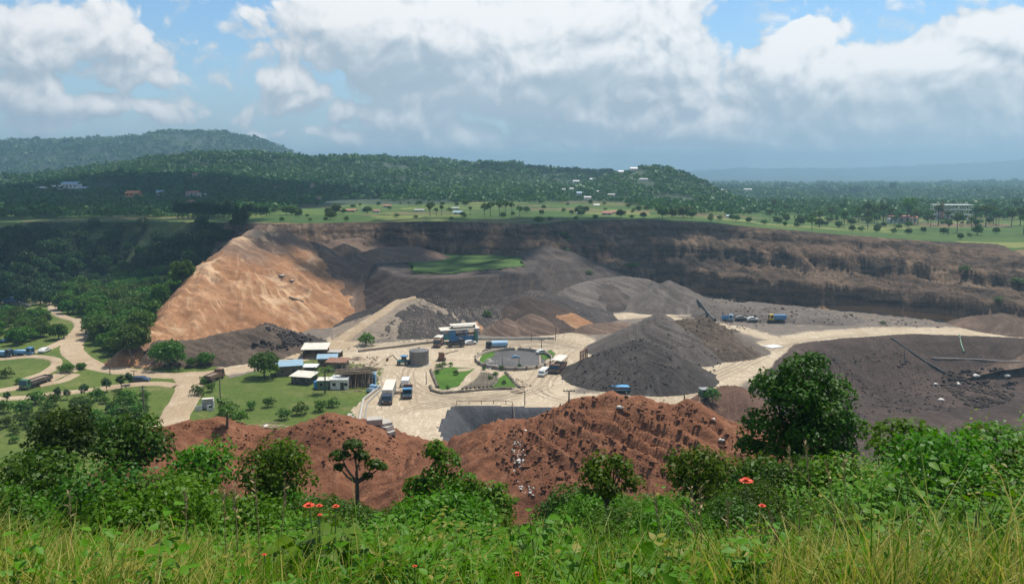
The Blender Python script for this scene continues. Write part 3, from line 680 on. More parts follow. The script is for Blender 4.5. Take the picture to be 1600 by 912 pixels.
def zh_at(px, py, lo, hi):
    """nearest hill surface seen at this spot"""
    ys = np.linspace(lo, hi, 900); dx, dy, dz = ray(px, py); x = dx / dy * ys; z = CZ + dz / dy * ys; g = Hf(x, ys); k = int(np.argmax(z < g + 3))
    return float(ys[k]) if z[k] < g[k] + 3 else None
CLEARINGS = []
for px, py, w in ((112,293,60),(89,295,30),(68,296,30),(136,295,20),(209,306,30),(251,304,20),(302,304,24),(318,306,14),(300,316,18),(262,270,10),(305,275,10),(430,293,8),(488,291,8),(498,312,8),(900,285,12),(926,282,12),(880,297,9),(893,296,9),(905,303,10),(950,278,12),(970,270,10),(990,266,14),(1005,281,16),(935,300,10),(955,305,14),(918,310,14),(932,322,12),(1130,298,12),(1135,303,14),(1168,297,16),(60,250,26)):
    d = zh_at(px, py, 640, 2600)
    if d: CLEARINGS.append((PY(px, py, d)[0], d, w * d / FPX * .6 + 3))
# ---------------- far woods: one mass of crowns on the hills
def far_woods():
    rng = np.random.default_rng(3)
    pts = []
    for y0, y1, sp, sc in ((495, 735, 7.0, .75), (735, 1100, 7.6, .85), (1100, 1750, 9.4, 1.05), (1750, 2900, 18, 1.9)):
        a = np.arange(y0, y1, sp); 
        for y in a:
            hw = y * .66 + 60; xs = np.arange(-hw, hw, sp) + rng.uniform(0, sp)
            yy = np.full(len(xs), y) + rng.uniform(-.5, .5, len(xs)) * sp; xs = xs + rng.uniform(-.5, .5, len(xs)) * sp
            pts.append(np.stack([xs, yy, np.full(len(xs), sc)], 1))
    P = np.concatenate(pts)
    z = Hf(P[:, 0], P[:, 1])
    z = np.where(P[:, 1] < 719, np.maximum(zplat(P[:, 0], P[:, 1]), z), z)
    clear = fbm(P[:, 0] * .011, P[:, 1] * .011, 4, 301)
    zb = zplat(P[:, 0], np.full(len(P), 480.)) 
    left = P[:, 0] < -150 - 12 * fbm(P[:, 1] * .03, P[:, 0] * .03, 2, 8)
    keep = (clear < .30) & ~((P[:, 1] < 690) & (P[:, 0] < 90) & ~left) & ~((P[:, 1] < 760) & (rng.random(len(P)) < .25) & ~left) & ~((P[:, 1] < 570 + 40 * fbm(P[:, 0] * .02, P[:, 1] * .01, 2, 7)) & ~left)
    keep &= ~((P[:,1] > 1750) & (P[:,0] > 500) & (rng.random(len(P)) < .35))
    for cx, cy, r in CLEARINGS: keep &= ~((np.abs(P[:, 0] - cx) < r) & (P[:, 1] > cy - 34) & (P[:, 1] < cy + 10))
    P, z = P[keep], z[keep]
    n = len(P); k = 20
    size = P[:, 2] * rng.uniform(.5, 1.3, n) * (1 + .35 * fbm(P[:, 0] * .02, P[:, 1] * .02, 3, 303))
    d = unit(rng.standard_normal((n, k, 3))); d[..., 2] = np.abs(d[..., 2]) * 1.0 - .15
    r = rng.uniform(.55, 1.0, (n, k, 1))
    wide = rng.uniform(4.4, 6.6, (n, 1, 1)) * size[:, None, None]; tall = rng.uniform(2.6, 5.2, (n, 1, 1)) * size[:, None, None]
    C = np.concatenate([d[..., :2] * r * wide, d[..., 2:] * r * tall + tall * .75], -1) + np.stack([P[:, 0], P[:, 1], z], 1)[:, None, :]
    N = unit(d + .5 * rng.standard_normal((n, k, 3)))
    S = (3.4 * size[:, None] * rng.uniform(.6, 1.25, (n, k))).ravel()
    V = leaf_quads(C.reshape(-1, 3), N.reshape(-1, 3), S, rng, .42, .15)
    print('far woods', n)
    o = link('forest', mk_mesh('forest', V, quadF(n * k), L_FAR)); tag(o, kind='stuff')
far_woods()
for px, py, h in ((425,238,5),(448,238,6),(476,243,7),(492,244,9),(512,244,6),(568,244,8),(582,243,7),(596,243,6),(640,249,5),(722,252,8),(740,252,6),(760,253,5),(700,251,5),(840,259,5),(988,264,7),(998,264,8),(1003,263,9),(1012,264,6),(540,244,5)):
    P_ = PY(px, py, 960 if px > 970 else 1300)
    s = h / (FPX / P_[1]) / 12 * 1.15
    put('umbrella_tree', UMBR, P_[0], P_[1], s, 'tall tree standing out on the skyline of the wooded ridge', 'tree', 'lone trees on the skyline ridge', z=float(Hf(np.array([P_[0]]), np.array([P_[1]]))[0]))

# bushes and low trees strewn over the fields
def field_growth():
    r = np.random.default_rng(77); n = 0
    while n < 170:
        y = r.uniform(440, 690); x = r.uniform(-160, .66 * y)
        if sdist(np.array([x]), np.array([y]), RIM)[0] < 3 or (x < 60 and r.random() < .55): continue
        k = r.random(); n += 1
        if x > 120 and k < .4: put('umbrella_tree', UMBR, x, y, r.uniform(.5, .95), 'tall thin-trunked tree in the field beyond the pit', 'tree', 'tall trees in the field beyond the pit')
        elif k < .75: put('field_bush', ROUND, x, y, r.uniform(.25, .6), 'round green bush along the field edge beyond the pit', 'bush', 'bushes along the field edge beyond the pit')
        else: put('field_bush', BUSH, x, y, r.uniform(.6, 1.2), 'round green bush along the field edge beyond the pit', 'bush', 'bushes along the field edge beyond the pit')
field_growth()
for x, y in scatter_px([(-60,640),(60,628),(200,620),(235,640),(215,665),(120,690),(-60,700)], 46, 3.2):
    put('round_bush', BUSH, x, y, RNG.uniform(.6, 1.5), 'round green bush on the grass near the lawn and left roads', 'bush', 'bushes on the lawn and road verges')
# ================================================================== FOREGROUND HILL
LIM = np.array([(-300,690),(0,690),(60,650),(130,640),(250,735),(300,715),(380,690),(500,700),(520,765),(600,765),(620,735),(700,695),(770,770),(800,805),(860,800),(890,735),(1010,735),(1050,745),(1150,730),(1170,640),(1350,690),(1360,700),(1420,665),(1500,665),(1600,655),(1900,640)], float)
def pix(x, y, z):
    rz = z - CZ; f = y * CS - rz * SN; up = y * SN + rz * CS
    return 800 + FPX * x / f, 456 - FPX * up / f
def fg_tree(name, label, cat, px, ptop, pbot, wpx, depth, mat, leaf, nl=18, small=.46, tr=None, group=None, shell=.6, dens=1.0, lobes=None, lean=0, flat=1.0, seed=None):
    rng = np.random.default_rng(seed or int(px * 7 + ptop))
    x = PY(px, ptop, depth)[0]; zt = PY(px, ptop, depth)[2]; zb = PY(px, pbot, depth)[2]
    g = g1(x, depth); rx = wpx / 2 * depth * 1.03 / FPX; h = max(zt - g, 1.0); rz = min((zt - zb) / 2, h * .5)
    n = int(min(30000, dens * 30 * rx * rz / leaf ** 2))
    tr = tr or .035 * rx + .03
    lb = [(np.array([a * rx, b * rx, h - rz + c * rz]), np.array([q * rx, q * rx, q * rz * flat])) for a, b, c, q in lobes] if lobes else None
    V, F, TV, TF = tree_parts(rng, h, rx, rx, rz, nl, n, leaf, tr, lobes=lb, shell=shell, small=small, lean=lean, flat=flat)
    root = empty(name, (x, depth, g)); tag(root, label, cat, group)
    link('crown', mk_mesh('crown', V, F, mat), root); link('trunk', mk_mesh('trunk', TV, TF, bark(), True), root)
    return root
BIG = [(0,0,.62,.40),(-.42,.1,.38,.36),(.42,0,.30,.38),(-.15,-.35,.35,.36),(.25,-.4,.05,.38),(-.62,-.1,-.22,.34),(.62,-.1,-.25,.33),(0,-.5,-.3,.4),(-.4,-.3,-.6,.36),(.42,-.3,-.6,.36),(0,.3,.1,.45),(.1,.2,-.4,.45),(-.75,0,-.62,.24),(.2,.05,.85,.2)]
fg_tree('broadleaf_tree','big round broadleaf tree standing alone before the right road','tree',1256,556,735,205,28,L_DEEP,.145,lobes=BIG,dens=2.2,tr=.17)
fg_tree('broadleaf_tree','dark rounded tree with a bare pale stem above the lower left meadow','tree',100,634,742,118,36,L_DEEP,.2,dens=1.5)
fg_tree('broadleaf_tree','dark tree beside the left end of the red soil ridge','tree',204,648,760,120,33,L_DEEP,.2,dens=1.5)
fg_tree('open_tree','thin open crowned tree with a visible forked trunk before the red ridge','tree',556,684,764,100,30,L_DEEP,.16,lobes=[(-.1,0,.7,.33),(-.5,0,.3,.32),(.15,.1,.25,.28),(.55,0,-.05,.3),(.8,0,-.15,.2),(-.55,0,-.15,.2),(.3,0,-.5,.2)],dens=.75,tr=.10,flat=.75)
fg_tree('leafy_tree','leafy tree with an upright bushy top in front of the red soil','tree',690,690,835,150,24,L_NEAR,.15,lobes=[(-.15,0,.75,.28),(.12,0,.55,.3),(-.1,-.2,.2,.38),(-.5,0,-.1,.36),(.45,-.1,.05,.36),(.7,0,-.15,.28),(.1,-.3,-.45,.45),(-.6,-.1,-.55,.4),(.6,-.1,-.6,.4)],dens=1.2)
fg_tree('leafy_bush','big rounded glossy bush left of the thin open tree','bush',432,680,815,138,23,L_NEAR,.13,nl=18,dens=1.1,small=.42)
fg_tree('leafy_bush','green bush filling the gap under the red ridge','bush',312,688,790,128,26,L_NEAR,.15,nl=18,dens=1.0,small=.42)
fg_tree('leafy_bush','low pale green bush at the near edge of the left slope','bush',272,740,815,170,19,L_NEAR2,.13,nl=18,small=.42)
fg_tree('leafy_bush','feathery dark bush at the left frame edge','bush',40,702,810,190,22,L_DEEP,.15,nl=18,small=.42)
fg_tree('leafy_bush','sparse leafy shrub standing up before the largest red heap','shrub',950,694,800,128,19,L_NEAR,.12,nl=18,small=.30,shell=.95,dens=.75)
fg_tree('leafy_bush','upright shrub left of the big round tree','shrub',1088,690,790,112,20,L_NEAR,.12,nl=18,small=.38,shell=.9,dens=.95)
fg_tree('leafy_bush','low shrub between the leafy tree and the red heap foot','shrub',775,755,830,90,20,L_NEAR2,.13,nl=18,small=.4)
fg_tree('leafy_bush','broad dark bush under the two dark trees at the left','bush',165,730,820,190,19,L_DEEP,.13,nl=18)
fg_tree('leafy_bush','tall leafy bush on the right bank beneath the climbing leaves','bush',1480,672,790,190,12.5,L_NEAR,.10,nl=18,dens=.8)
fg_tree('leafy_bush','wide leafy bush right of the big round tree','bush',1418,652,745,150,17,L_NEAR,.12,nl=18,small=.36,shell=.8,dens=.9)
fg_tree('leafy_bush','bright leafy bush at the right frame edge','bush',1560,655,745,150,15,L_NEAR2,.11,nl=18,small=.36,shell=.85,dens=.8)
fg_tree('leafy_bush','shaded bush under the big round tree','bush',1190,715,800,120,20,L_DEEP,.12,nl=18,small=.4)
fg_tree('leafy_bush','leafy shrub in front of the big round tree','shrub',1300,705,790,140,17,L_NEAR,.12,nl=18,small=.36)
# the bushes that clothe the slope
SL = []
for i in range(5):
    r = np.random.default_rng(400 + i)
    V, F, TV, TF = tree_parts(r, 2.6, 1.6, 1.6, 1.4, 18, 9500, .105, .05, small=.42)
    SL.append((mk_mesh('crown', V, F, (L_DEEP, L_NEAR, L_DEEP, L_NEAR2, L_NEAR)[i]), mk_mesh('trunk', TV, TF, bark(), True)))
def slope_bushes():
    r = np.random.default_rng(41); n = 0; pts = []
    for _ in range(22000):
        if n >= 330: break
        y = 12 + 96 * r.random() ** 2.3; x = r.uniform(-1, 1) * (.66 * y + 3)
        if x / y > .16 and y < 24: s_low = True
        else: s_low = False
        s = r.uniform(.7, 1.45) * (1 if y > 25 else .75) * (.62 if s_low else 1)
        g = g1(x, y); px, py = pix(x, y, g + 2.75 * s)
        if py < np.interp(px, LIM[:, 0], LIM[:, 1]) + 12: continue
        if py > 850 or any((x - a) ** 2 + (y - b) ** 2 < (1.0 * (s + q)) ** 2 * .8 for a, b, q in pts): continue
        pts.append((x, y, s)); n += 1
        k = int(r.integers(5))
        e = empty('slope_bush', (x, y, g - .1), r.uniform(0, 6)); e.scale = (s, s, s)
        tag(e, 'leafy bush among many on the slope below the viewpoint', 'bush', 'bushes on the near slope')
        link('crown', SL[k][0], e); link('trunk', SL[k][1], e)
    print('slope bushes', n)
slope_bushes()

# ---------------- grass and weeds on the brow of the hill
L_GRASS = leafmat('grass_blade', (.075,.145,.014), (.115,.20,.022), (.17,.27,.04), .4, .9, tint=(.42,.33,.12))
L_WEED = leafmat('weed_leaf', (.055,.13,.012), (.09,.19,.02), (.14,.26,.035), .38, .9, tint=(.26,.22,.06))
def brow_points(n, y0, y1, rng, pw=1.0):
    y = y0 + (y1 - y0) * rng.random(n) ** pw; x = rng.uniform(-1, 1, n) * (.74 * y + 3.5)
    return x, y
def grass():
    rng = np.random.default_rng(51); n = 190000
    x, y = brow_points(n, 3.4, 21, rng, 1.35)
    u = x / y
    yel = np.clip(ss((-u - .18) / .3) * .75 + ss((u - .18) / .15) * (1 - ss((y - 6.5) / 3)) * 1.0 + .15, 0, 1)
    dens = np.clip(.24 + .8 * yel + .7 * fbm(x * .5, y * .5, 3, 52), .05, 1)
    dens *= 1 - .85 * ss((y - 8.5) / 4); keep = rng.random(n) < dens; x, y, yel = x[keep], y[keep], yel[keep]; n = len(x)
    # tufts
    x += .12 * gnoise(x * 3, y * 3, 53); y += .12 * gnoise(x * 3, y * 3, 54)
    z = H(x, y) - .03
    L = rng.uniform(.22, .62, n) * (1 + .15 * ss((y - 9) / 8)) * (1 + .6 * (fbm(x * .28, y * .28, 2, 57) > .30)) * (1 + .5 * fbm(x * .8, y * .8, 2, 55)) * (1 + .35 * (rng.random(n) < .06)); w = rng.uniform(.004, .0105, n)
    a = rng.uniform(0, 2 * PI, n) ; lean = rng.uniform(.15, 1.0, n) ; D = np.stack([np.cos(a), np.sin(a), 0 * a], 1)
    Sd = np.stack([-np.sin(a + .6), np.cos(a + .6), 0 * a], 1)
    P = np.stack([x, y, z], 1); V = np.zeros((n, 8, 3))
    for i, t in enumerate((0, .38, .72, 1.0)):
        c = P + D * (L * lean * t * t * .8)[:, None] + np.array([0, 0, 1]) * (L * (t - .28 * lean * t ** 3))[:, None]
        ww = (w * (1 - t ** 1.6) + .0006)[:, None]
        V[:, 2 * i] = c - Sd * ww; V[:, 2 * i + 1] = c + Sd * ww
    b = np.arange(n)[:, None] * 8
    F = np.concatenate([b + np.array([[2 * i, 2 * i + 1, 2 * i + 3, 2 * i + 2]]) for i in range(3)])
    dry = np.clip((rng.random(n) < (.14 + .55 * yel)) * rng.uniform(.3, 1, n), 0, 1)
    me = mk_mesh('grass', V.reshape(-1, 3), F, L_GRASS); attr(me, 'tint', np.repeat(dry, 8))
    tag(link('grass', me), kind='stuff')
def fine_leaves(B, T, N, S, wid=.30, curl=.18):
    """8-point leaves: base, folded blade, drooping tip"""
    n = len(B); X = np.cross(N, T); S = np.asarray(S)[:, None]; w = np.asarray(wid)[:, None] if np.ndim(wid) else wid
    def p(t, s, up): return B + T * S * t + X * S * s + N * S * up
    V = np.stack([p(0,0,0), p(.33,-w,.05), p(.33,0,-.02), p(.33,w,.05), p(.70,-w*.72,.02-curl*.5), p(.70,0,-.04-curl*.5), p(.70,w*.72,.02-curl*.5), p(1,0,-.02-curl)], 1).reshape(-1, 3)
    b = np.arange(n)[:, None] * 8
    Q = np.concatenate([b + np.array([[1,2,5,4]]), b + np.array([[2,3,6,5]])])
    T3 = np.concatenate([b + np.array([[0,2,1]]), b + np.array([[0,3,2]]), b + np.array([[4,5,7]]), b + np.array([[5,6,7]])])
    return V, Q, T3
def weeds():
    rng = np.random.default_rng(61); n = 26000
    x, y = brow_points(n, 3.8, 25, rng, .9); u = x / y
    d = .85 - .6 * ss((-u - .15) / .25) * (1 - ss((y - 8) / 3)) - .7 * ss((u - .2) / .15) * (1 - ss((y - 6) / 2.5)) + .6 * fbm(x * .45, y * .45, 3, 62)
    k = rng.random(n) < np.clip(d, .26, 1)
    for fx, fy, fd in ((483,790,5.9),(510,795,5.9),(525,791,5.9),(1166,752,6.2),(1191,790,6.0),(808,897,4.6),(648,884,4.8),(413,866,5.0)): q = PY(fx, fy, fd); k &= (x - q[0] * .93) ** 2 + (y - fd * .93) ** 2 > .5 ** 2
    x, y = x[k], y[k]; n = len(x)
    z = H(x, y); h = rng.uniform(.15, .55, n) * (1 + .6 * fbm(x * .4, y * .4, 2, 63)) * np.where(rng.random(n) < .08, 1.5, 1) * (1 + .9 * ss((y - 8) / 9))
    m = 20; t = np.linspace(.15, 1, m)[None, :] ** .8; ang = 2.4 * np.arange(m)[None, :] + rng.uniform(0, 6, n)[:, None]
    lx = rng.normal(0, .18, n)[:, None]; ly = rng.normal(0, .18, n)[:, None]
    B = np.stack([x[:, None] + h[:, None] * t * t * lx, y[:, None] + h[:, None] * t * t * ly, z[:, None] + h[:, None] * t], -1)
    out = .12 * h[:, None] * (1.15 - t)
    el = rng.uniform(-.35, .75, (n, m))
    T = np.stack([np.cos(ang) * np.cos(el), np.sin(ang) * np.cos(el), np.sin(el)], -1)
    B = B + T * out[..., None] * rng.uniform(.3, 1.6, (n, m))[..., None]
    up = np.array([0, 0, 1.0]) + .35 * rng.standard_normal((n, m, 3)); N = unit(up - T * (up * T).sum(-1, keepdims=True))
    S = rng.uniform(.055, .125, (n, 1)) * (1 + .25 * ss((y - 10) / 10))[:, None] * rng.uniform(.7, 1.2, (n, m)) * (1.15 - .45 * t)
    wid = np.repeat(np.where(rng.random(n) < .35, rng.uniform(.12, .2, n), rng.uniform(.26, .38, n)), m)
    V, Q, T3 = fine_leaves(B.reshape(-1, 3), T.reshape(-1, 3), N.reshape(-1, 3), S.ravel(), wid)
    me = mk_mesh('undergrowth', V, [Q, T3], L_WEED); attr(me, 'tint', np.repeat(np.where(rng.random(n * m) < .05, .9, np.repeat(np.where(rng.random(n) < .14, rng.uniform(.3, .9, n), 0), m)), 8))
    tag(link('undergrowth', me), kind='stuff')
    print('weeds', n)
grass(); weeds()

def ground_cover():
    """low creeping leaves that hide the bare soil of the slope"""
    rng = np.random.default_rng(71); n = 60000
    y = 11 + 95 * rng.random(n) ** 1.6; x = rng.uniform(-1, 1, n) * (.68 * y + 2)
    z = H(x, y); N = unit(np.array([0, -.1, 1.0]) + .6 * rng.standard_normal((n, 3)))
    S = (.10 + .0045 * y) * rng.uniform(.7, 1.5, n)
    C = np.stack([x, y, z + rng.uniform(.02, .45, n) * (1 + fbm(x * .3, y * .3, 3, 72))], 1)
    tag(link('foliage', mk_mesh('foliage', leaf_quads(C, N, S, rng, .34), quadF(n), L_DEEP)), kind='stuff')
ground_cover()

# ---------------- single plants and flowers that stand out
M_STALK = plain('dry_stalk', (.34, .25, .11), .8, var=.3, scale=20)
M_STEM = plain('green_stem', (.10, .17, .04), .7, var=.25, scale=20)
M_PETAL = plain('red_petal', (.72, .055, .018), .55, var=.15, scale=30, dirt=(.6, .1, .02))
M_PISTIL = plain('flower_centre', (.35, .10, .02), .7, scale=40)
def flower(px, py, depth, size, label, group=None):
    x, y, z = PY(px, py, depth); g = min(g1(x, y), z - .1); h = z - g
    root = empty('red_flower', (x, y, g), px); tag(root, label, 'flower', group)
    v, f = tube([(0, .03, -.05), (.02, .02, h * .6), (0, 0, h)], [.006, .005, .004], 5); link('stem', mk_mesh('stem', v, f, M_STEM, True), root)
    k = 14; a = np.linspace(0, 2 * PI, k, endpoint=False)
    for name, kk, s, e, wd in (('petals', k, size * .56, .28, .2), ('inner_petals', 9, size * .40, .95, .24)):
        a = np.linspace(0, 2 * PI, kk, endpoint=False) + (.2 if kk == 9 else 0)
        T = np.stack([np.cos(a) * math.cos(e), np.sin(a) * math.cos(e), np.full(kk, math.sin(e))], 1); N = unit(np.array([0, 0, 1.0]) - T * T[:, 2:])
        V, Q, T3 = fine_leaves(np.tile([[0, 0, h]], (kk, 1)), T, N, np.full(kk, s), wd, .15); link(name, mk_mesh(name, V, [Q, T3], M_PETAL), root)
    v, f = tube([(0, 0, h), (0, 0, h + size * .1), (0, 0, h + size * .13)], [size * .13, size * .11, .001], 8); link('flower_centre', mk_mesh('flower_centre', v, f, M_PISTIL, True), root)
flower(483, 790, 5.9, .085, 'leftmost and broadest red flower above the large-leaved plant')
flower(499, 790, 6.1, .055, 'small flat red flower between the two on the large-leaved plant')
flower(525, 791, 5.9, .055, 'red flower on the right of the large-leaved plant')
flower(500, 804, 5.8, .035, 'red bud low among the leaves of the large-leaved plant')
flower(1166, 752, 6.2, .105, 'largest red flower on a tall stem below the big round tree')
flower(1191, 790, 6.0, .055, 'half open red flower low beside the largest red flower')
flower(808, 897, 4.6, .055, 'red flower in the weeds at the bottom of the slope')
flower(648, 884, 4.8, .03, 'tiny red bud in the grass at the bottom')
flower(413, 866, 5.0, .03, 'small red bud in the grass left of the large-leaved plant')
def broad_plant(px, py, depth, n, s, label, spread, cat='plant', group=None, mat=None, seed=1, h0=.75):
    rng = np.random.default_rng(seed); x, y, zt = PY(px, py, depth); g = g1(x, y); h = max(zt - g, .3)
    root = empty('broadleaf_plant', (x, y, g)); tag(root, label, cat, group)
    st = []; B = []; T = []
    for i in range(n):
        a = 2.4 * i; q = math.sqrt((i + .5) / n) * spread; hh = h * (1 - .55 * (q / spread) ** 2) * rng.uniform(.45, 1.0)
        tip = np.array([math.cos(a) * q, math.sin(a) * q, hh]); st.append(tube([(tip[0] * .15, tip[1] * .15, -.04), tip * .55 + (0, 0, .08), tip], [.007, .005, .003], 4))
        for j in range(4):
            e = rng.uniform(-.5, .35); b = a + rng.uniform(-1.6, 1.6); B.append(tip * (1 - .14 * j)); T.append([math.cos(b) * math.cos(e), math.sin(b) * math.cos(e), math.sin(e)])
    B = np.array(B); T = np.array(T); up = np.array([0, 0, 1.0]) + .3 * rng.standard_normal((len(B), 3)); N = unit(up - T * (up * T).sum(1, keepdims=True))
    V, Q, T3 = fine_leaves(B, T, N, s * rng.uniform(.6, 1.25, len(B)), .33, .22)
    link('leaves', mk_mesh('leaves', V, [Q, T3], mat or L_WEED), root); v, f = join(st); link('stems', mk_mesh('stems', v, f, M_STEM, True), root)
broad_plant(500, 800, 5.9, 46, .16, 'large-leaved plant bearing the red flowers in the left grass', .42, seed=3)
broad_plant(840, 800, 6.2, 30, .11, 'leafy weed clump below the foot of the red heap', .4, seed=5)
broad_plant(1440, 690, 9.0, 40, .15, 'tall climbing leaves standing above the right bushes', .6, seed=6)
broad_plant(1340, 760, 7.0, 40, .13, 'broad leaved plant in front of the right bushes', .5, seed=7)
broad_plant(1190, 770, 6.6, 26, .11, 'leafy plant around the foot of the largest red flower', .38, seed=8)
broad_plant(1530, 730, 7.5, 40, .13, 'bright broad leaved plant at the right edge of the slope', .55, seed=9)
broad_plant(960, 830, 5.6, 34, .11, 'leafy weed clump in the middle of the near slope', .45, seed=10)
broad_plant(720, 815, 6.6, 30, .11, 'leafy weed clump under the leafy tree', .45, seed=11)
broad_plant(1040, 790, 6.6, 30, .10, 'leafy plant left of the brown dry stalks', .4, seed=12)
def stalk(pts, depth, label, thick=.006, head=True):
    W = [np.array(PY(px, py, depth)) for px, py in pts]; g = np.array([W[-1][0], depth, g1(W[-1][0], depth) - .03])
    W = W[::-1] if W[0][2] > W[-1][2] else W
    P = [np.zeros(3)] + [w - g for w in W if w[2] > g[2] + .05]
    root = empty('grass_stalk', tuple(g)); tag(root, label, 'grass stalk', 'dry grass stalks above the weeds')
    v, f = tube(P, np.linspace(thick, thick * .5, len(P)), 5); link('stem', mk_mesh('stem', v, f, M_STALK, True), root)
    if head:
        d = unit(P[-1] - P[-2]); k = 14; t = np.linspace(0, .22, k)
        C = P[-1] - d * t[:, None]; rng = np.random.default_rng(int(pts[0][0])); T = unit(d + .5 * rng.standard_normal((k, 3))); N = unit(np.cross(T, rng.standard_normal((k, 3))))
        V, Q, T3 = fine_leaves(C, T, N, np.full(k, .05), .16, .05); link('seed_head', mk_mesh('seed_head', V, [Q, T3], M_STALK), root)
for pts, dp in ((((1258,695),(1268,790)),6.5),(((1290,720),(1305,800)),6.5),(((1232,700),(1250,800)),6.8),(((1318,712),(1322,790)),7),(((366,762),(370,830)),6.2),(((398,748),(404,830)),6.2),(((289,770),(292,850)),6),
                (((350,772),(352,840)),6.3),(((1093,762),(1096,850)),5.8),(((1070,795),(1092,850)),5.8),(((1136,782),(1138,850)),5.8),(((1022,770),(1035,840)),6.5),(((1080,760),(1090,830)),6.6),(((108,770),(112,860)),6),(((445,760),(440,830)),6.4),(((1200,800),(1230,880)),5.2)):
    stalk(pts, dp, 'thin dry tan grass stalk rising above the green weeds')
# ================================================================== BUILT THINGS
class MB:
    def __init__(self): self.V = []; self.F = []
    def add(self, v, f):
        n = len(self.V); self.V += [tuple(map(float, q)) for q in v]; self.F += [tuple(int(i) + n for i in q) for q in f]; return self
    def box(self, c, s, rz=0, taper=(1, 1), shift=(0, 0)):
        """c: centre of the base, s: sizes; the top is scaled by taper and shifted"""
        x, y, z = s[0] / 2, s[1] / 2, s[2]; ca, sa = math.cos(rz), math.sin(rz); v = []
        for k, (tx, ty) in ((0, (1, 1)), (1, taper)):
            for a, b in ((-1, -1), (1, -1), (1, 1), (-1, 1)):
                px, py = a * x * tx + k * shift[0], b * y * ty + k * shift[1]
                v.append((c[0] + px * ca - py * sa, c[1] + px * sa + py * ca, c[2] + k * z))
        return self.add(v, [(0,3,2,1),(4,5,6,7),(0,1,5,4),(1,2,6,5),(2,3,7,6),(3,0,4,7)])
    def rod(self, a, b, r, k=6, r2=None):
        a = Vector(a); b = Vector(b); d = (b - a).normalized(); u = d.orthogonal().normalized(); w = d.cross(u); r2 = r if r2 is None else r2
        v = [a + (u * math.cos(2*PI*i/k) + w * math.sin(2*PI*i/k)) * r for i in range(k)] + [b + (u * math.cos(2*PI*i/k) + w * math.sin(2*PI*i/k)) * r2 for i in range(k)]
        return self.add(v, [(i, (i+1) % k, (i+1) % k + k, i + k) for i in range(k)] + [tuple(range(k))[::-1], tuple(range(k, 2*k))])
    def prof(self, pts, y0, y1, inset=0, axis='y'):
        """closed outline in XZ pushed from y0 to y1"""
        n = len(pts); v = [(p[0], y0, p[1]) for p in pts] + [(p[0], y1, p[1]) for p in pts]
        if axis == 'x': v = [(q[1], q[0], q[2]) for q in v]
        return self.add(v, [tuple(range(n))[::-1], tuple(range(n, 2*n))] + [(i, (i+1) % n, (i+1) % n + n, i + n) for i in range(n)])
    def build(self, name, mat, parent=None, bevel=0, smooth=False):
        me = bpy.data.meshes.new(name); me.from_pydata(self.V, [], self.F); me.materials.append(mat)
        bm = bmesh.new(); bm.from_mesh(me); bmesh.ops.recalc_face_normals(bm, faces=bm.faces)
        if bevel: bmesh.ops.bevel(bm, geom=bm.edges[:], offset=bevel, segments=2, affect='EDGES', clamp_overlap=True)
        bm.to_mesh(me); bm.free()
        if smooth: me.polygons.foreach_set('use_smooth', [True] * len(me.polygons))
        return link(name, me, parent)
P = plain
M = dict(white=P('white_paint',(.72,.71,.67),.45), cream=P('cream_sheet',(.66,.60,.49),.55), blue=P('blue_paint',(.06,.24,.46),.4), ltblue=P('pale_blue_paint',(.30,.50,.66),.4),
    tarp=P('blue_tarp',(.05,.28,.52),.5,bump=.5,scale=1.2), teal=P('teal_paint',(.05,.24,.24),.45), brown=P('rusty_brown',(.17,.085,.05),.75), rust=P('rust',(.22,.10,.055),.85), dark=P('dark_metal',(.035,.034,.035),.6),
    tyre=P('tyre_rubber',(.02,.02,.02),.85), rim=P('wheel_rim',(.28,.27,.26),.45,.6), lamp=P('lamp_glass',(.75,.75,.68),.2), grey=P('grey_paint',(.26,.26,.25),.5),
    concrete=P('concrete',(.42,.385,.33),.9,bump=.3), stone=P('field_stone',(.30,.245,.185),.95,var=.4,bump=.8), timber=P('old_timber',(.20,.145,.10),.9,var=.4,scale=2), paltimber=P('pale_timber',(.42,.32,.21),.9,var=.3),
    tin=P('tin_roof',(.50,.49,.46),.45,.3), bluetin=P('blue_tin_roof',(.28,.42,.50),.45,.2), steel=P('grey_steel',(.20,.19,.175),.55,.2), darktop=P('dark_steel_roof',(.10,.095,.09),.6), wall=P('plaster',(.50,.47,.40),.85), greenwall=P('green_wall',(.10,.20,.13),.8), yellow=P('yellow_paint',(.60,.42,.06),.5),
    orange=P('orange_canvas',(.62,.24,.07),.7), redroof=P('red_roof',(.36,.13,.08),.8), green=P('green_paint',(.05,.16,.07),.5), pole=P('pole_wood',(.16,.125,.095),.9), whiterock=P('white_rock',(.66,.62,.55),.9,bump=.6), navy=P('navy_paint',(.03,.06,.11),.35))
def _glass():
    m, nt, b, _ = new_mat('window_glass'); b.inputs['Base Color'].default_value = (.02, .035, .045, 1); b.inputs['Roughness'].default_value = .08; b.inputs['Specular IOR Level'].default_value = .6
    return m
M['glass'] = _glass()
def head(p, q, z=0.0):
    a = PZ(*p, z); b = PZ(*q, z); return math.atan2(b[1] - a[1], b[0] - a[0])
def thing(name, label, cat, px, py, rz=0, group=None, dz=0):
    x, y, z = hit(px, py) if py > 0 else PZ(px, -py, 0); return tag(empty(name, (x, y, z + dz), rz), label, cat, group)
def wheel(root, x, y, r, w):
    o = MB().rod((x, y - w/2, r), (x, y + w/2, r), r, 14).build('wheel', M['tyre'], root)
    MB().rod((x, y - w/2 - .012, r), (x, y + w/2 + .012, r), r * .55, 10).build('rim', M['rim'], o)
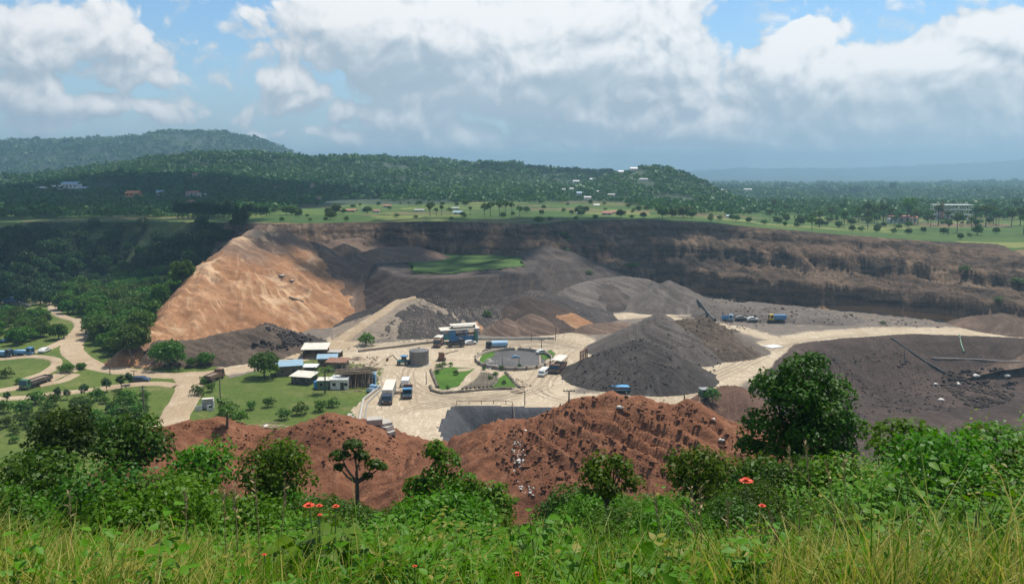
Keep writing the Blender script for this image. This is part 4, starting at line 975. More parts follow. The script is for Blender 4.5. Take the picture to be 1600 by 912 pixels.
def truck(label, px, py, rz, L=7, W=2.4, cab='white', body='box', bodymat='white', Hb=2.0, cabL=1.8, Hc=2.3, group=None, load=None, name='truck', cat='truck', roofmat=None):
    r = thing(name, label, cat, px, py, rz, group); x0, x1 = -L/2, L/2; xc = x1 - cabL
    wr = .48
    MB().box(((x0+x1)/2 - .1, 0, .55), (L - .4, W * .45, .25)).build('chassis', M['dark'], r)
    cb = MB().prof([(xc, .6), (x1, .6), (x1 + .02, 1.35), (x1 - .28, Hc + .35), (x1 - .45, Hc + .5), (xc, Hc + .5)], -W/2 * .96, W/2 * .96).build('cab', M[cab], r, .06)
    MB().prof([(x1 + .045, 1.45), (x1 - .235, Hc + .32), (x1 - .27, Hc + .3), (x1 - .01, 1.43)], -W/2 * .86, W/2 * .86).build('windscreen', M['glass'], cb)
    for s in (-1, 1): MB().box(((xc + x1) / 2 - .15, s * (W/2 * .96 + .012), 1.45), (cabL * .5, .03, Hc - 1.2)).build('side_window', M['glass'], cb)
    MB().box((x1 + .08, 0, .5), (.16, W * .96, .32)).build('bumper', M['brown'] if cab != 'white' else M['dark'], r, .03)
    for s in (-1, 1): MB().box((x1 + .06, s * W * .36, .95), (.08, .34, .2)).build('headlight', M['lamp'], r)
    for s in (-1, 1):
        for xx in ((x1 - cabL * .5), x0 + 1.1, x0 + 2.15)[: 3 if L > 6 else 2]: wheel(r, xx, s * (W/2 - .16), wr, .3)
    bl = xc - x0 - .1; bc = (x0 + xc) / 2 - .05; b0 = .98
    if body == 'box':
        o = MB().box((bc, 0, b0), (bl, W, Hb)).build('cargo_box', M[bodymat], r, .04)
        MB().box((bc, 0, b0 + Hb + .003), (bl + .1, W + .08, .07)).build('box_roof', M[roofmat or 'cream'], o)
        m = MB()
        for k in range(int(bl / 1.2)):
            for s in (-1, 1): m.box((x0 + .5 + k * 1.2, s * (W/2 + .02), b0), (.07, .05, Hb))
        m.build('side_rib', M['grey'], o)
    elif body in ('open', 'tarp'):
        m = MB().box((bc, 0, b0), (bl, W, .12))
        for s in (-1, 1): m.box((bc, s * (W/2 - .04), b0 + .12), (bl, .08, Hb))
        for xx in (x0 + .1, xc - .1): m.box((xx, 0, b0 + .12), (.08, W - .16, Hb))
        o = m.build('cargo_bed', M[bodymat], r)
        if load or body == 'tarp':
            rng = np.random.default_rng(int(px)); nx, ny = 14, 8; X, Y = np.meshgrid(np.linspace(x0 + .02, xc - .02, nx), np.linspace(-W/2 - .06, W/2 + .06, ny))
            e = (1 - np.abs(2 * (X - x0) / (xc - x0) - 1) ** 6) * (1 - np.abs(Y / (W/2 + .06)) ** 5)
            Z = b0 + (.35 if body == 'tarp' else Hb * .55) + (.9 if body == 'tarp' else .5) * e + .16 * fbm(X * 1.3 + px, Y * 1.3, 3, 5)
            if body == 'tarp': Z = np.where(e < .02, b0 + .1, Z)
            link('tarpaulin' if body == 'tarp' else 'load', mk_mesh('load', np.stack([X, Y, Z], -1).reshape(-1, 3), grid_faces(nx, ny), M[load or 'tarp'], False), r)
    elif body == 'canopy':
        m = MB().box((bc, 0, b0), (bl, W, .14))
        for s in (-1, 1): m.box((bc, s * (W/2 - .04), b0 + .14), (bl, .08, .8))
        m.box((x0 + .05, 0, b0 + .14), (.08, W - .16, .8)); o = m.build('cargo_bed', M[bodymat], r)
        m = MB()
        for s in (-1, 1):
            for k in range(5): m.box((x0 + .1 + k * (bl - .2) / 4, s * (W/2 - .06), b0 + .94), (.1, .1, Hb - .8))
        m.build('canopy_post', M['rust'], r)
        MB().prof([(-W/2 - .1, b0 + Hb + .14), (-W/4, b0 + Hb + .34), (W/4, b0 + Hb + .34), (W/2 + .1, b0 + Hb + .14), (W/4, b0 + Hb + .28), (-W/4, b0 + Hb + .28)], x0 - .15, xc + .1, axis='x').build('canopy', M['cream'], r)
        MB().box((bc, 0, b0 + .2), (bl - .3, W - .5, .7)).build('load', M['timber'], r, .15)
    elif body == 'tank':
        MB().rod((x0, 0, b0 + 1.0), (xc - .1, 0, b0 + 1.0), 1.05, 18).build('tank', M[bodymat], r)
        m = MB()
        for xx in (x0 + .5, bc, xc - .6): m.box((xx, 0, b0 - .12), (.18, W * .8, .3))
        m.build('tank_saddle', M['dark'], r)
    return r
def car(label, px, py, rz, col='white', L=4.2, W=1.75, van=False, name='car', cat='car', group=None):
    r = thing(name, label, cat, px, py, rz, group); a, b = -L/2, L/2
    if van: pts = [(a, .35), (b - .1, .35), (b, .8), (b - .25, 1.1), (b - 1.1, 1.95), (a + .1, 2.0), (a, 1.8)]
    elif name == 'pickup_truck': pts = [(a, .38), (b - .1, .38), (b, .75), (b - .1, 1.0), (b - 1.2, 1.08), (b - 1.7, 1.7), (b - 2.8, 1.7), (b - 2.95, 1.02), (a, 1.0)]
    else: pts = [(a, .35), (b - .1, .35), (b, .7), (b - .15, .88), (b - 1.15, .98), (b - 1.75, 1.45), (a + 1.0, 1.45), (a + .35, 1.02), (a, .95)]
    body = MB().prof(pts, -W/2, W/2).build('body', M[col], r, .07)
    if van:
        MB().prof([(b - .27, 1.15), (b - 1.03, 1.86), (b - 1.08, 1.84), (b - .32, 1.12)], -W/2*.86, W/2*.86).build('windscreen', M['glass'], r)
        for s in (-1, 1): MB().box((-.5, s * (W/2 + .006), 1.2), (L * .6, .03, .5)).build('side_window', M['glass'], r)
    else:
        x1 = b - 1.75; MB().prof([(b - 1.2, 1.03), (x1 + .02, 1.42), (x1 - .06, 1.44), (b - 1.26, 1.0)] if name != 'pickup_truck' else [(b - 1.2, 1.13), (b - 1.68, 1.68), (b - 1.74, 1.66), (b - 1.28, 1.11)], -W/2*.84, W/2*.84).build('windscreen', M['glass'], r)
        for s in (-1, 1): MB().box(((b - 2.4) if name == 'pickup_truck' else -.15, s * (W/2 + .006), 1.03), (1.0 if name == 'pickup_truck' else 1.7, .03, .33)).build('side_window', M['glass'], r)
        if name == 'pickup_truck': MB().box((a + .75, 0, .9), (1.3, W - .25, .13)).build('cargo_bed', M['dark'], r)
    for s in (-1, 1): MB().box((b - .03, s * W * .33, .62), (.1, .3, .16)).build('headlight', M['lamp'], r)
    for s in (-1, 1):
        for xx in (a + .8, b - .85): wheel(r, xx, s * (W/2 - .09), .33, .2)
    return r

# ---- vehicles of the yard
truck('long cream-roofed box truck with dark windscreen parked beside the lawn wall', 608, 623, head((613,602),(602,632)), L=13, W=2.7, cab='navy', body='box', bodymat='cream', Hb=2.5, Hc=2.0, cabL=1.9)
truck('blue-cab lorry with rusty brown bed facing the camera', 637, 618, head((638,604),(636,625)), L=8, W=2.5, cab='blue', body='open', bodymat='brown', Hb=.9)
car('white van with open dark back behind the blue-cab lorry', 634, 601, head((632,600),(636,590)), 'white', 5.6, 2.1, True, 'van', 'van')
car('pale blue pickup parked at the end of the lawn wall', 583, 611, head((576,614),(592,606)), 'ltblue', 4.8, 1.8, name='pickup_truck', cat='pickup')
truck('brown lorry with pale canopy at the left of the blue plant shed', 685, 541, head((690,536),(680,546)), L=6, W=2.4, cab='brown', body='canopy', bodymat='brown', Hb=2.1)
truck('dark empty lorry in front of the blue plant shed', 712, 542, head((705,542),(720,541)), L=6, W=2.3, cab='dark', body='open', bodymat='dark', Hb=.7)
car('white car in front of the blue plant shed', 735, 538, head((730,538),(740,537)), 'white', 4.6, 1.8)
truck('pale blue tank lorry parked behind the oval ring wall', 776, 546, head((790,545),(750,546)), L=7.2, W=2.3, cab='dark', body='tank', bodymat='ltblue')
truck('brown lorry under a cream canopy beside the black cone', 872, 579, head((886,565),(858,589)), L=9.5, W=3.2, cab='brown', body='canopy', bodymat='brown', Hb=2.5)
car('white minibus in front of the canopied brown lorry', 849, 586, head((858,579),(842,592)), 'white', 5.4, 1.9, True, 'minibus', 'minibus')
truck('truck under a bright blue tarpaulin at the foot of the black cone', 969, -614, head((982,613),(955,613)), L=5.4, W=2.3, cab='navy', body='tarp', bodymat='dark', Hb=.8, cabL=1.2, Hc=1.6)
truck('long bright blue truck with a yellow cab on the far gravel terrace', 1214, 502, head((1225,502),(1200,502)), L=6.6, W=2.2, cab='yellow', body='box', bodymat='blue', Hb=1.5, roofmat='blue')
truck('small pale blue truck standing alone on the far terrace', 1137, 502, head((1130,501),(1146,502)), L=4.6, W=2.0, cab='ltblue', body='open', bodymat='blue', Hb=1.0)
car('white car on the far terrace left of the yellow-cab truck', 1176, 502, head((1170,502),(1184,502)), 'white', 4.4)
car('grey car between the far pale blue truck and the white car', 1158, 500, head((1150,500),(1166,500)), 'grey', 4.3)
# ---- vehicles of the left roads
car('white car with dark windows on the left winding road', 70, 550, head((62,553),(78,546)), 'white', 5.4, 2.0)
truck('blue truck nearest the white car on the left loop road', 38, 556, head((30,556),(52,556)), L=6, W=2.1, cab='blue', body='open', bodymat='blue', Hb=.8, load='ltblue')
truck('blue truck cut by the left edge of the loop road', 5, 559, head((-5,559),(12,559)), L=6, W=2.1, cab='navy', body='box', bodymat='blue', Hb=1.2, roofmat='ltblue')
car('blue pickup half hidden in the left thicket clearing', 12, 533, head((5,535),(22,531)), 'blue', 6.2, 2.1, name='pickup_truck', cat='pickup')
truck('dark green lorry with a heaped load on the lower left road', 57, 603, head((75,598),(42,609)), L=10, W=2.5, cab='green', body='open', bodymat='dark', Hb=1.0, load='timber')
car('dark blue car where the left road meets the wide bend', 219, 596, head((212,596),(228,596)), 'navy', 5.6, 2.2)
truck('brown lorry on the road at the upper left corner of the lawn', 335, 594, head((328,597),(344,590)), L=7.5, W=2.4, cab='brown', body='open', bodymat='brown', Hb=1.0, load='timber')
truck('blue-roofed lorry far up the left road', 22, 474, head((14,474),(32,474)), L=9, W=2.4, cab='white', body='box', bodymat='blue', Hb=1.8, roofmat='bluetin')
car('dark car parked below the blue-roofed lorry far up the left road', 38, 480, head((30,480),(48,480)), 'dark', 5.5, 2)
car('white car on the narrow loop beside the left wood', 136, 513, head((130,515),(142,511)), 'white', 4.5)

# ---- machines
def backhoe():
    r = thing('loader', 'teal digger with a blue roof and bent arm left of the grey tank', 'digger', 630, 570, head((622,568),(640,568)))
    MB().box((0, 0, .7), (3.6, 1.8, .8)).build('body', M['teal'], r, .06); MB().box((.3, 0, 1.5), (1.6, 1.5, 1.2), taper=(.9, .9)).build('cab', M['glass'], r)
    MB().box((.3, 0, 2.72), (2.4, 1.9, .12)).build('cab_roof', M['blue'], r)
    for x, q in ((-1.3, .55), (1.2, .7)):
        for s in (-1, 1): wheel(r, x, s * .95, q, .4)
    MB().rod((-1.6, 0, 1.3), (-3.2, 0, 3.0), .16).rod((-3.2, 0, 3.0), (-4.7, 0, 2.2), .13).build('arm', M['brown'], r)
    MB().prof([(-4.6, 2.3), (-5.2, 1.9), (-5.3, 1.3), (-4.7, 1.1), (-4.5, 1.6)], -.5, .5).build('bucket', M['rust'], r)
backhoe()
def beam_crane():
    r = thing('crane', 'rusty old crane with a long low beam between the tank and the ring wall', 'crane', 690, 563, 0)
    MB().box((0, 0, .3), (2.0, 2.2, 2.2), taper=(.8, .9)).build('body', M['rust'], r, .08); MB().box((-.2, 0, 2.52), (1.6, 2.0, .35)).build('roof', M['paltimber'], r)
    MB().rod((.6, 0, 2.1), (5.2, 1.5, 2.9), .2, 5).rod((.6, .5, 1.5), (3.2, 1.2, 2.5), .1, 4).build('beam', M['paltimber'], r)
    for s in (-1, 1): MB().prof([(-1.2, .02), (1.2, .02), (1.4, .35), (1.2, .62), (-1.2, .62), (-1.4, .35)], s * 1.1 - .2, s * 1.1 + .2).build('track', M['dark'], r)
beam_crane()
def tank():
    r = thing('storage_tank', 'round grey steel tank with a low cone roof in the yard', 'tank', 655, 569, 0)
    R, h = 3.0, 4.3; m = MB().rod((0, 0, 0), (0, 0, h), R, 40); m.build('shell', M['steel'], r)
    n = MB()
    for z in (1.45, 2.9): n.rod((0, 0, z), (0, 0, z + .09), R + .03, 40)
    n.build('hoop', M['darktop'], r)
    MB().rod((0, 0, h + .002), (0, 0, h + .12), R + .1, 40).rod((0, 0, h + .12), (0, 0, h + .75), R + .1, 40, .25).rod((0, 0, h + .7), (0, 0, h + 1.0), .25, 10).build('roof', M['darktop'], r)
    m = MB()
    for s in (-.25, .25): m.rod((R + .12, s, 0), (R + .12, s, h + .5), .04, 5)
    for k in range(12): m.rod((R + .12, -.25, .3 + k * .36), (R + .12, .25, .3 + k * .36), .03, 4)
    m.build('ladder', M['grey'], r); r.rotation_euler[2] = -2.2
    MB().rod((0, 0, -.1), (0, 0, .12), R + .6, 30).build('base_slab', M['concrete'], r)
tank()
def plant():
    r = thing('plant_shed', 'blue open-sided processing shed with two stacked cream roofs behind the yard', 'shed', 718, 534, head((690,536),(750,533)))
    m = MB()
    for x in (-6, -2, 2, 6):
        for y in (-2.2, 2.2): m.box((x, y, 0), (.28, .28, 4.6 if x < 0 or y > 0 else 4.6))
    m.build('post', M['blue'], r)
    MB().box((-2.8, -1.4, 0), (2.2, 1.6, 4.4)).build('control_cabin', M['blue'], r, .05); MB().box((-4.8, -2.0, 1.3), (2.1, .9, 2.0)).build('window_bay', M['teal'], r, .05)
    MB().box((2.0, .8, .2), (7.2, 2.2, 1.5)).box((2.0, -1.3, .5), (7.2, .3, 1.3)).build('hopper', M['blue'], r, .05)
    MB().rod((-1.5, -.6, 2.6), (5.6, -.6, 3.1), .35, 8).build('drum', M['dark'], r); MB().box((5.4, -1.6, .1), (1.0, 1.2, 3.6)).build('side_panel', M['green'], r)
    MB().prof([(-7.0, 4.62), (6.8, 4.9), (6.8, 5.08), (-7.0, 4.8)], -3.0, 3.0).build('lower_roof', M['cream'], r)
    m = MB()
    for x in (-2.6, 5.2): m.box((x, 0, 4.9), (.2, 2.6, 1.0))
    m.build('roof_stub', M['dark'], r)
    MB().prof([(-3.2, 5.95), (5.9, 6.1), (5.9, 6.25), (-3.2, 6.1)], -2.0, 2.0).build('upper_roof', M['cream'], r)
plant()

# ---- shacks between the lawn and the yard
def shack(label, px, py, w, d, h, rz=0, wall='wall', roof='tin', rise=.4, over=.4, open_front=False, name='shack', cat='shack', flat=True, door=True):
    r = thing(name, label, cat, px, py, rz + .22 * math.sin(px * 1.7), None); w *= 1.12; d *= 1.1
    if open_front:
        m = MB()
        for x in (-w/2 + .1, 0, w/2 - .1):
            for y in (-d/2 + .1, d/2 - .1): m.box((x, y, 0), (.16, .16, h))
        m.build('post', M['timber'], r); MB().box((0, d/2 - .05, 0), (w - .3, .1, h - .2)).box((-w/2 + .05, .1, 0), (.1, d - .5, h * .7)).build('wall', M[wall], r)
    else:
        wl = MB().box((0, 0, 0), (w, d, h)).build('wall', M[wall], r)
        if door:
            MB().box((w * .18, -d/2 - .02, 0), (.95, .07, 2.0)).build('door', M['dark'], r)
            for x in (-w * .28, w * .4)[: 2 if w > 4 else 1]:
                f = MB().box((x, -d/2 - .02, 1.0), (1.0, .06, .9)).build('window', M['paltimber'], r); MB().box((x, -d/2 - .06, 1.08), (.84, .03, .74)).build('pane', M['glass'], f)
    if flat: MB().prof([(-d/2 - over, h + .01), (d/2 + over, h + rise), (d/2 + over, h + rise + .1), (-d/2 - over, h + .11)], -w/2 - over, w/2 + over, axis='x').build('roof', M[roof], r)
    else: MB().prof([(-d/2 - over, h - .05), (0, h + rise), (d/2 + over, h - .05), (d/2 + over, h + .07), (0, h + rise + .13), (-d/2 - over, h + .07)], -w/2 - over, w/2 + over, axis='x').build('roof', M[roof], r)
    return r
shack('pale walled shack with a blue tin roof right of the round lawn tree', 452, 584, 6.6, 5, 2.9, .08, 'timber', 'bluetin', .5)
shack('open shed with a broad cream roof beside the pale road', 494, 557, 6.6, 6, 3.0, .25, 'timber', 'cream', .7, .5, True, 'shed', 'shed')
shack('small shelter with a white sheet roof in the middle of the shacks', 486, 584, 3.4, 3.0, 2.3, 0, 'timber', 'white', .2, .3, True, 'shelter', 'shelter')
shack('low dark-fronted shack under a cream roof at the lawn edge', 476, 598, 5.2, 4.0, 2.2, -.05, 'dark', 'cream', .5, .5)
shack('shack with a pale blue patched roof behind the palm', 512, 570, 5.0, 4.0, 2.4, .2, 'timber', 'bluetin', .4)
shack('white container hut with a pale roof right of the palm', 532, 605, 4.2, 4.4, 2.7, .12, 'white', 'white', .1, .1)
shack('green-grey container hut behind the palm trunk', 512, 606, 4.6, 3.2, 2.5, .1, 'greenwall', 'cream', .1, .15)
shack('brown timber shed with a rusty roof above the timber stack', 528, 578, 5, 4.0, 2.8, .1, 'timber', 'rust', .4)
shack('small blue booth with a dark green front near the long box truck', 580, 600, 2.4, 2.2, 3.0, .1, 'blue', 'ltblue', .1, .1)
shack('grey frame shelter on the yard side of the shacks', 524, 558, 3.6, 2.8, 1.9, .1, 'timber', 'concrete', .1, .1, True, 'shelter', 'shelter')
def barrel():
    r = thing('water_tank', 'blue plastic water tank beside the white container hut', 'tank', 496, 606, 0)
    MB().rod((0, 0, .05), (0, 0, 1.9), 1.0, 20).build('body', M['blue'], r); MB().rod((0, 0, 1.902), (0, 0, 2.15), 1.0, 20, .4).rod((0, 0, 2.15), (0, 0, 2.3), .3, 12).build('lid', M['blue'], r)
barrel()
def timber_stack():
    r = thing('timber_stack', 'big stack of dark upright poles and beams behind the lawn', 'timber stack', 556, 603, .05); r.scale = (1.25, 1.2, 1.15)
    rng = np.random.default_rng(8)
    for k in range(26):
        x = -3.6 + 7.2 * k / 25 + rng.normal(0, .1); MB().rod((x, -1.2 + rng.normal(0, .35), -.1), (x + rng.normal(0, .5), .8 + rng.normal(0, .3), 4.2 + rng.normal(0, .6)), .11, 5, .08).build('pole', M['timber'], r)
    for k in range(16):
        z = 3.4 + .2 * (k % 5); MB().rod((-4.2 + rng.normal(0, .4), -.5 + rng.normal(0, 1.0), z), (3.9 + rng.normal(0, .6), .2 + rng.normal(0, 1.0), z + rng.normal(0, .35)), .13, 5).build('beam', M['paltimber'] if k % 3 == 0 else M['timber'], r)
    MB().box((0, .9, 0), (6.4, 1.4, 3.3)).build('rear_stack', M['brown'], r, .1)
timber_stack()
def planks(label, px, py, n, L, seed, mat='paltimber', name='plank_pile', spread=1.2):
    r = thing(name, label, 'plank pile', px, py, 0); rng = np.random.default_rng(seed)
    for k in range(n):
        a = rng.normal(.3, .35); MB().box((rng.normal(0, spread), rng.normal(0, spread * .6), .02 + .11 * (k // 3)), (L * rng.uniform(.6, 1.1), .28, .10), a).build('plank', M[mat] if k % 3 else M['timber'], r)
planks('heap of loose boards on the yard beside the booth', 570, 577, 14, 3.5, 1, spread=1.6)
planks('scattered old boards behind the brown timber shed', 545, 562, 14, 3.0, 2, 'timber', spread=2.4)
planks('long pale boards lying on the lawn by the red ridge', 414, 668, 9, 3.4, 3, spread=1.6)
planks('scrap boards heaped in a line between the box truck and blue-cab lorry', 622, 614, 12, 3.2, 4, 'timber', spread=1.1)
planks('few boards lying on the grass beside the white hut', 548, 612, 4, 2.4, 5)
planks('old boards and junk heaped among the shacks', 470, 573, 12, 2.6, 6, 'timber', spread=1.8)
planks('pale boards lying flat near the garden corner', 812, 612, 7, 2.6, 7, spread=1.3)
def blocks(label, items, name='concrete_block', mat='concrete'):
    for (px, py, sx, sy, sz, rz), lb in zip(items, label):
        x, y, z = hit(px, py); o = MB().box((0, 0, -.1), (sx, sy, sz + .1)).build(name, M[mat], None, .06); o.location = (x, y, z); o.rotation_euler = (RNG.uniform(-.1, .1), RNG.uniform(-.1, .1), rz); tag(o, lb, 'block')
blocks(('dark topped concrete block, leftmost at the yard edge by the red ridge', 'pale concrete block in the middle of the row by the red ridge', 'tilted concrete block right of the pale middle one', 'small concrete block nearest the red ridge crest'),
       ((586,664,3.0,2.0,1.1,.1), (601,666,2.6,2.2,1.0,.5), (606,672,2.2,1.4,.8,1.0), (612,680,1.6,1.0,.6,.7)))
def wall_line(name, label, cat, pts, h, w, mat, part=None, post=0, z0=None, rail=False):
    W = [hit(*p) for p in pts]; o = W[0]; r = empty(name, o); tag(r, label, cat)
    m = MB(); q = MB(); top = []
    for a, b in zip(W[:-1], W[1:]):
        L = math.hypot(b[0]-a[0], b[1]-a[1]); n = max(1, int(L / 3)); an = math.atan2(b[1]-a[1], b[0]-a[0])
        for k in range(n):
            t = (k + .5) / n; x, y = a[0] + (b[0]-a[0]) * t, a[1] + (b[1]-a[1]) * t; z = g1(x, y)
            if rail: top.append((x - o[0], y - o[1], z - o[2] + h + .07))
            else: m.box((x - o[0], y - o[1], z - o[2] - .3), (L / n + .02, w, h + .3 + .04 * math.sin(7 * k)), an)
            if post: q.box((x - o[0], y - o[1], z - o[2] - .2), (.18, w + .06, h + post + .2), an)
    if rail: v, f = tube(top, [.09] * len(top), 6); link('rail', mk_mesh('rail', v, f, M[mat], True), r)
    else: m.build(part or 'wall', M[mat], r)
    for t in (top if rail else []): MB().rod((t[0], t[1], t[2] - h - .3), (t[0], t[1], t[2] + .1), .09, 6).build('post', M['timber'], r)
    if post and not rail: q.build('post', M[mat], r)
wall_line('low_wall', 'pale concrete wall between the lawn and the yard', 'wall', ((544,650),(568,627),(594,606)), .7, .55, 'concrete')
wall_line('pipe_line', 'grey pipe lying beside the pale lawn wall', 'pipe', ((550,652),(574,630),(597,609)), .25, .3, 'grey')
wall_line('low_wall', 'low stone wall along the rear of the yard behind the plant shed', 'wall', ((745,531),(800,531),(866,530)), .8, .5, 'concrete', post=.35)
wall_line('low_wall', 'rough earth-coloured wall at the foot of the stony bank', 'wall', ((560,550),(610,544),(682,535)), .7, .6, 'stone')
wall_line('rail_fence', 'thin rail fence along the edge above the grey drained basin', 'fence', ((704,632),(800,631),(878,633)), .8, .1, 'timber', 'rail', .1, rail=True)
wall_line('rail_fence', 'short rail fence at the right road above the red heap', 'fence', ((1068,632),(1095,622)), .8, .1, 'timber', 'rail', .1, rail=True)
def gate():
    r = thing('gate_frame', 'rusty open frame of posts at the left shoulder of the black cone', 'frame', 912, 562, head((905,566),(928,552)))
    m = MB()
    for k in range(5): m.box((-3 + 1.5 * k, 0, -.2), (.3, .3, 3.0))
    m.build('post', M['rust'], r); MB().box((0, 0, 2.75), (6.4, .3, .3)).box((0, 0, 1.5), (6.0, .18, .18)).build('rail', M['rust'], r)
gate()
# ---- oval ring wall, paving and garden
C0 = PZ(803, 562); RX, RY = 12.2, 14.5
def ring():
    r = empty('ring_wall', C0); tag(r, 'low dark oval ring wall round the wet paved yard centre', 'ring wall')
    V = []; n = 90
    for k in range(n):
        a = 2 * PI * k / n; c, s = math.cos(a), math.sin(a); j = .06 * math.sin(k * 3.1)
        for rr, z in ((1.0, -.2), (1.0, .95 + j), (.962, .95 + j), (.962, -.2)): V.append((c * RX * rr, s * RY * rr, z))
    keep = [k for k in range(n) if not (20 < k < 22)]
    F = [(k*4 + j, ((k+1) % n)*4 + j, ((k+1) % n)*4 + j + 1, k*4 + j + 1) for k in keep for j in range(3)]
    link('wall', mk_mesh('wall', V, np.array(F), M['stone']), r)
    m = MB()
    for k in range(0, 90, 4): a = 2*PI*k/n; m.box((math.cos(a)*RX*1.01, math.sin(a)*RY*1.01, -.1), (.4, .4, 1.3), a)
    m.build('post', M['timber'], r)
ring()
def sheet(name, poly, mat, lift, jag=.25, kind='structure', label=None, cat=None, z=None):
    pts = []
    for i in range(len(poly)):
        a, b = np.array(poly[i]), np.array(poly[(i + 1) % len(poly)]); k = max(2, int(np.hypot(*(b - a)) / .5))
        pts += [a + (b - a) * t for t in np.linspace(0, 1, k, endpoint=False)]
    pts = np.array(pts); pts[:, 0] += jag * fbm(pts[:, 0] * .9, pts[:, 1] * .9, 3, 5) * 2; pts[:, 1] += jag * fbm(pts[:, 0] * .9 + 9, pts[:, 1] * .9, 3, 6) * 2
    bm = bmesh.new(); vs = [bm.verts.new((p[0], p[1], 0)) for p in pts]; f = bm.faces.new(vs); bmesh.ops.triangulate(bm, faces=[f], ngon_method='EAR_CLIP')
    for v in bm.verts: v.co.z = (float(H(np.array([v.co.x]), np.array([v.co.y]))[0]) if z is None else z) + lift
    bmesh.ops.recalc_face_normals(bm, faces=bm.faces)
    me = bpy.data.meshes.new(name); bm.to_mesh(me); bm.free(); me.materials.append(mat)
    if me.polygons and me.polygons[0].normal.z < 0: me.flip_normals()
    return tag(link(name, me), label, cat, None, kind)
def ell(a0, a1, k, f0, f1): return [(C0[0] + math.cos(a) * RX * f, C0[1] + math.sin(a) * RY * f) for a, f in [(a, f0) for a in np.linspace(a0, a1, k)] + [(a, f1) for a in np.linspace(a1, a0, k)]]
M_WET = soil('wet_paving', (.085,.078,.072), (.125,.113,.102), (.17,.152,.135), .3, .25, rough=.6)
M_LAWN = soil('lawn_grass', (.055,.13,.012), (.09,.185,.02), (.16,.21,.045), .5, .7, speck=(.03,.06,.012), speck_amt=.6)
sheet('pavement', xy((752,574),(757,557),(772,550),(810,546),(846,549),(858,555),(850,568),(835,574),(805,577),(775,578)), M_WET, .05, .3)
sheet('lawn', xy((749,562),(755,552),(772,549),(772,556),(757,565),(752,568)), M_LAWN, .09, .3)
sheet('lawn', xy((843,549),(862,547),(868,553),(862,560),(848,562),(846,556)), M_LAWN, .09, .3)
sheet('lawn', xy((677,579),(703,573),(742,575),(728,588),(716,604),(690,609),(684,606)), M_LAWN, .05, .3)
sheet('lawn', xy((762,606),(778,592),(790,584),(800,596),(806,604),(790,607)), M_LAWN, .05, .4)
sheet('path', xy((714,576),(740,575),(734,579),(716,581)), M_SAND, .09, .1)
M_STONES = soil('dry_stone', (.17,.14,.105), (.30,.25,.185), (.42,.36,.27), 1.2, .9, speck=(.06,.05,.04), speck_amt=.9, spscale=2.5)
def rough_wall(W, h, w, seed):
    """dry stone wall: one continuous lumpy band"""
    rng = np.random.default_rng(seed); P = []
    for a, b in zip(W[:-1], W[1:]):
        n = max(2, int(math.hypot(b[0]-a[0], b[1]-a[1]) / .35)); P += [(a[0]+(b[0]-a[0])*t, a[1]+(b[1]-a[1])*t) for t in np.linspace(0, 1, n, endpoint=False)]
    P.append(W[-1][:2]); P = np.array(P); T = unit(np.gradient(P, axis=0)); N = np.stack([-T[:, 1], T[:, 0]], 1); V = []
    for q in range(len(P)):
        j = rng.uniform(.75, 1.3, 6)
        for o, z, i in ((-.5, -.15, 0), (-.52, .45, 1), (-.3, 1, 2), (.25, 1, 3), (.52, .5, 4), (.5, -.15, 5)):
            V.append((P[q, 0] - W[0][0] + N[q, 0] * o * w * j[i], P[q, 1] - W[0][1] + N[q, 1] * o * w * j[i], z * h * (j[5 - i] if z > 0 else 1)))
    return mk_mesh('stone_wall', V, grid_faces(6, len(P)), M_STONES)
def stone_row():
    for row in range(8):
        t = row / 7; a0 = PZ(722 + 46 * t, 608 - 3 * t); a1 = PZ(752 + 22 * t, 583 + 3 * t)
        W = [(a0[0] + (a1[0]-a0[0]) * u + 1.0 * math.sin(PI * u), a0[1] + (a1[1]-a0[1]) * u, 0) for u in np.linspace(0, 1, 10)]
        tag(link('stone_terrace', rough_wall(W, .45, .6, row), loc=(W[0][0], W[0][1], 0)), 'curved dry stone row in the little rock garden', 'stone row', 'stone rows of the rock garden')
stone_row()
def stone_wall(label, pts, h=.6, w=.8):
    W = [PZ(*p) for p in pts]; tag(link('stone_wall', rough_wall(W, h, w, len(label)), loc=W[0]), label, 'wall')
stone_wall('rough stone wall along the near side of the garden island', ((672,604),(675,611),(690,615),(720,613),(760,609),(800,608)))
stone_wall('rough stone wall on the left side of the garden island', ((673,579),(678,592),(684,606)))
stone_wall('stone edging on the right side of the garden island', ((790,582),(802,596),(812,606)), .5)
for px, py, h in ((686,577,10),(694,574,9),(704,572,7),(712,586,8),(683,584,7),(766,594,8),(783,578,8),(774,588,8),(700,608,6),(812,574,6),(787,600,7),(756,578,6),(858,558,5)):
    put_px('round_bush', BUSH, px, py, h, 'small green shrub planted on the garden island', 'bush', 'shrubs on the garden island', 2.6)
def junk(px, py, label, col, s=1.0):
    r = thing('scrap_boat', label, 'boat', px, py, .3)
    MB().prof([(-1.6*s, .5*s), (-1.2*s, .05), (1.0*s, .05), (1.8*s, .6*s), (.6*s, .55*s), (-1.0*s, .55*s)], -.6*s, .6*s).build('hull', M[col], r, .05); MB().box((0, 0, .56*s), (1.2*s, .9*s, .4*s)).build('deck_box', M['ltblue'], r)
junk(805, 559, 'small blue boat-shaped hulk lying in the wet paved oval', 'blue', .8)
car('white car parked at the right lawn of the oval ring', 847, 553, .4, 'white', 4.0)
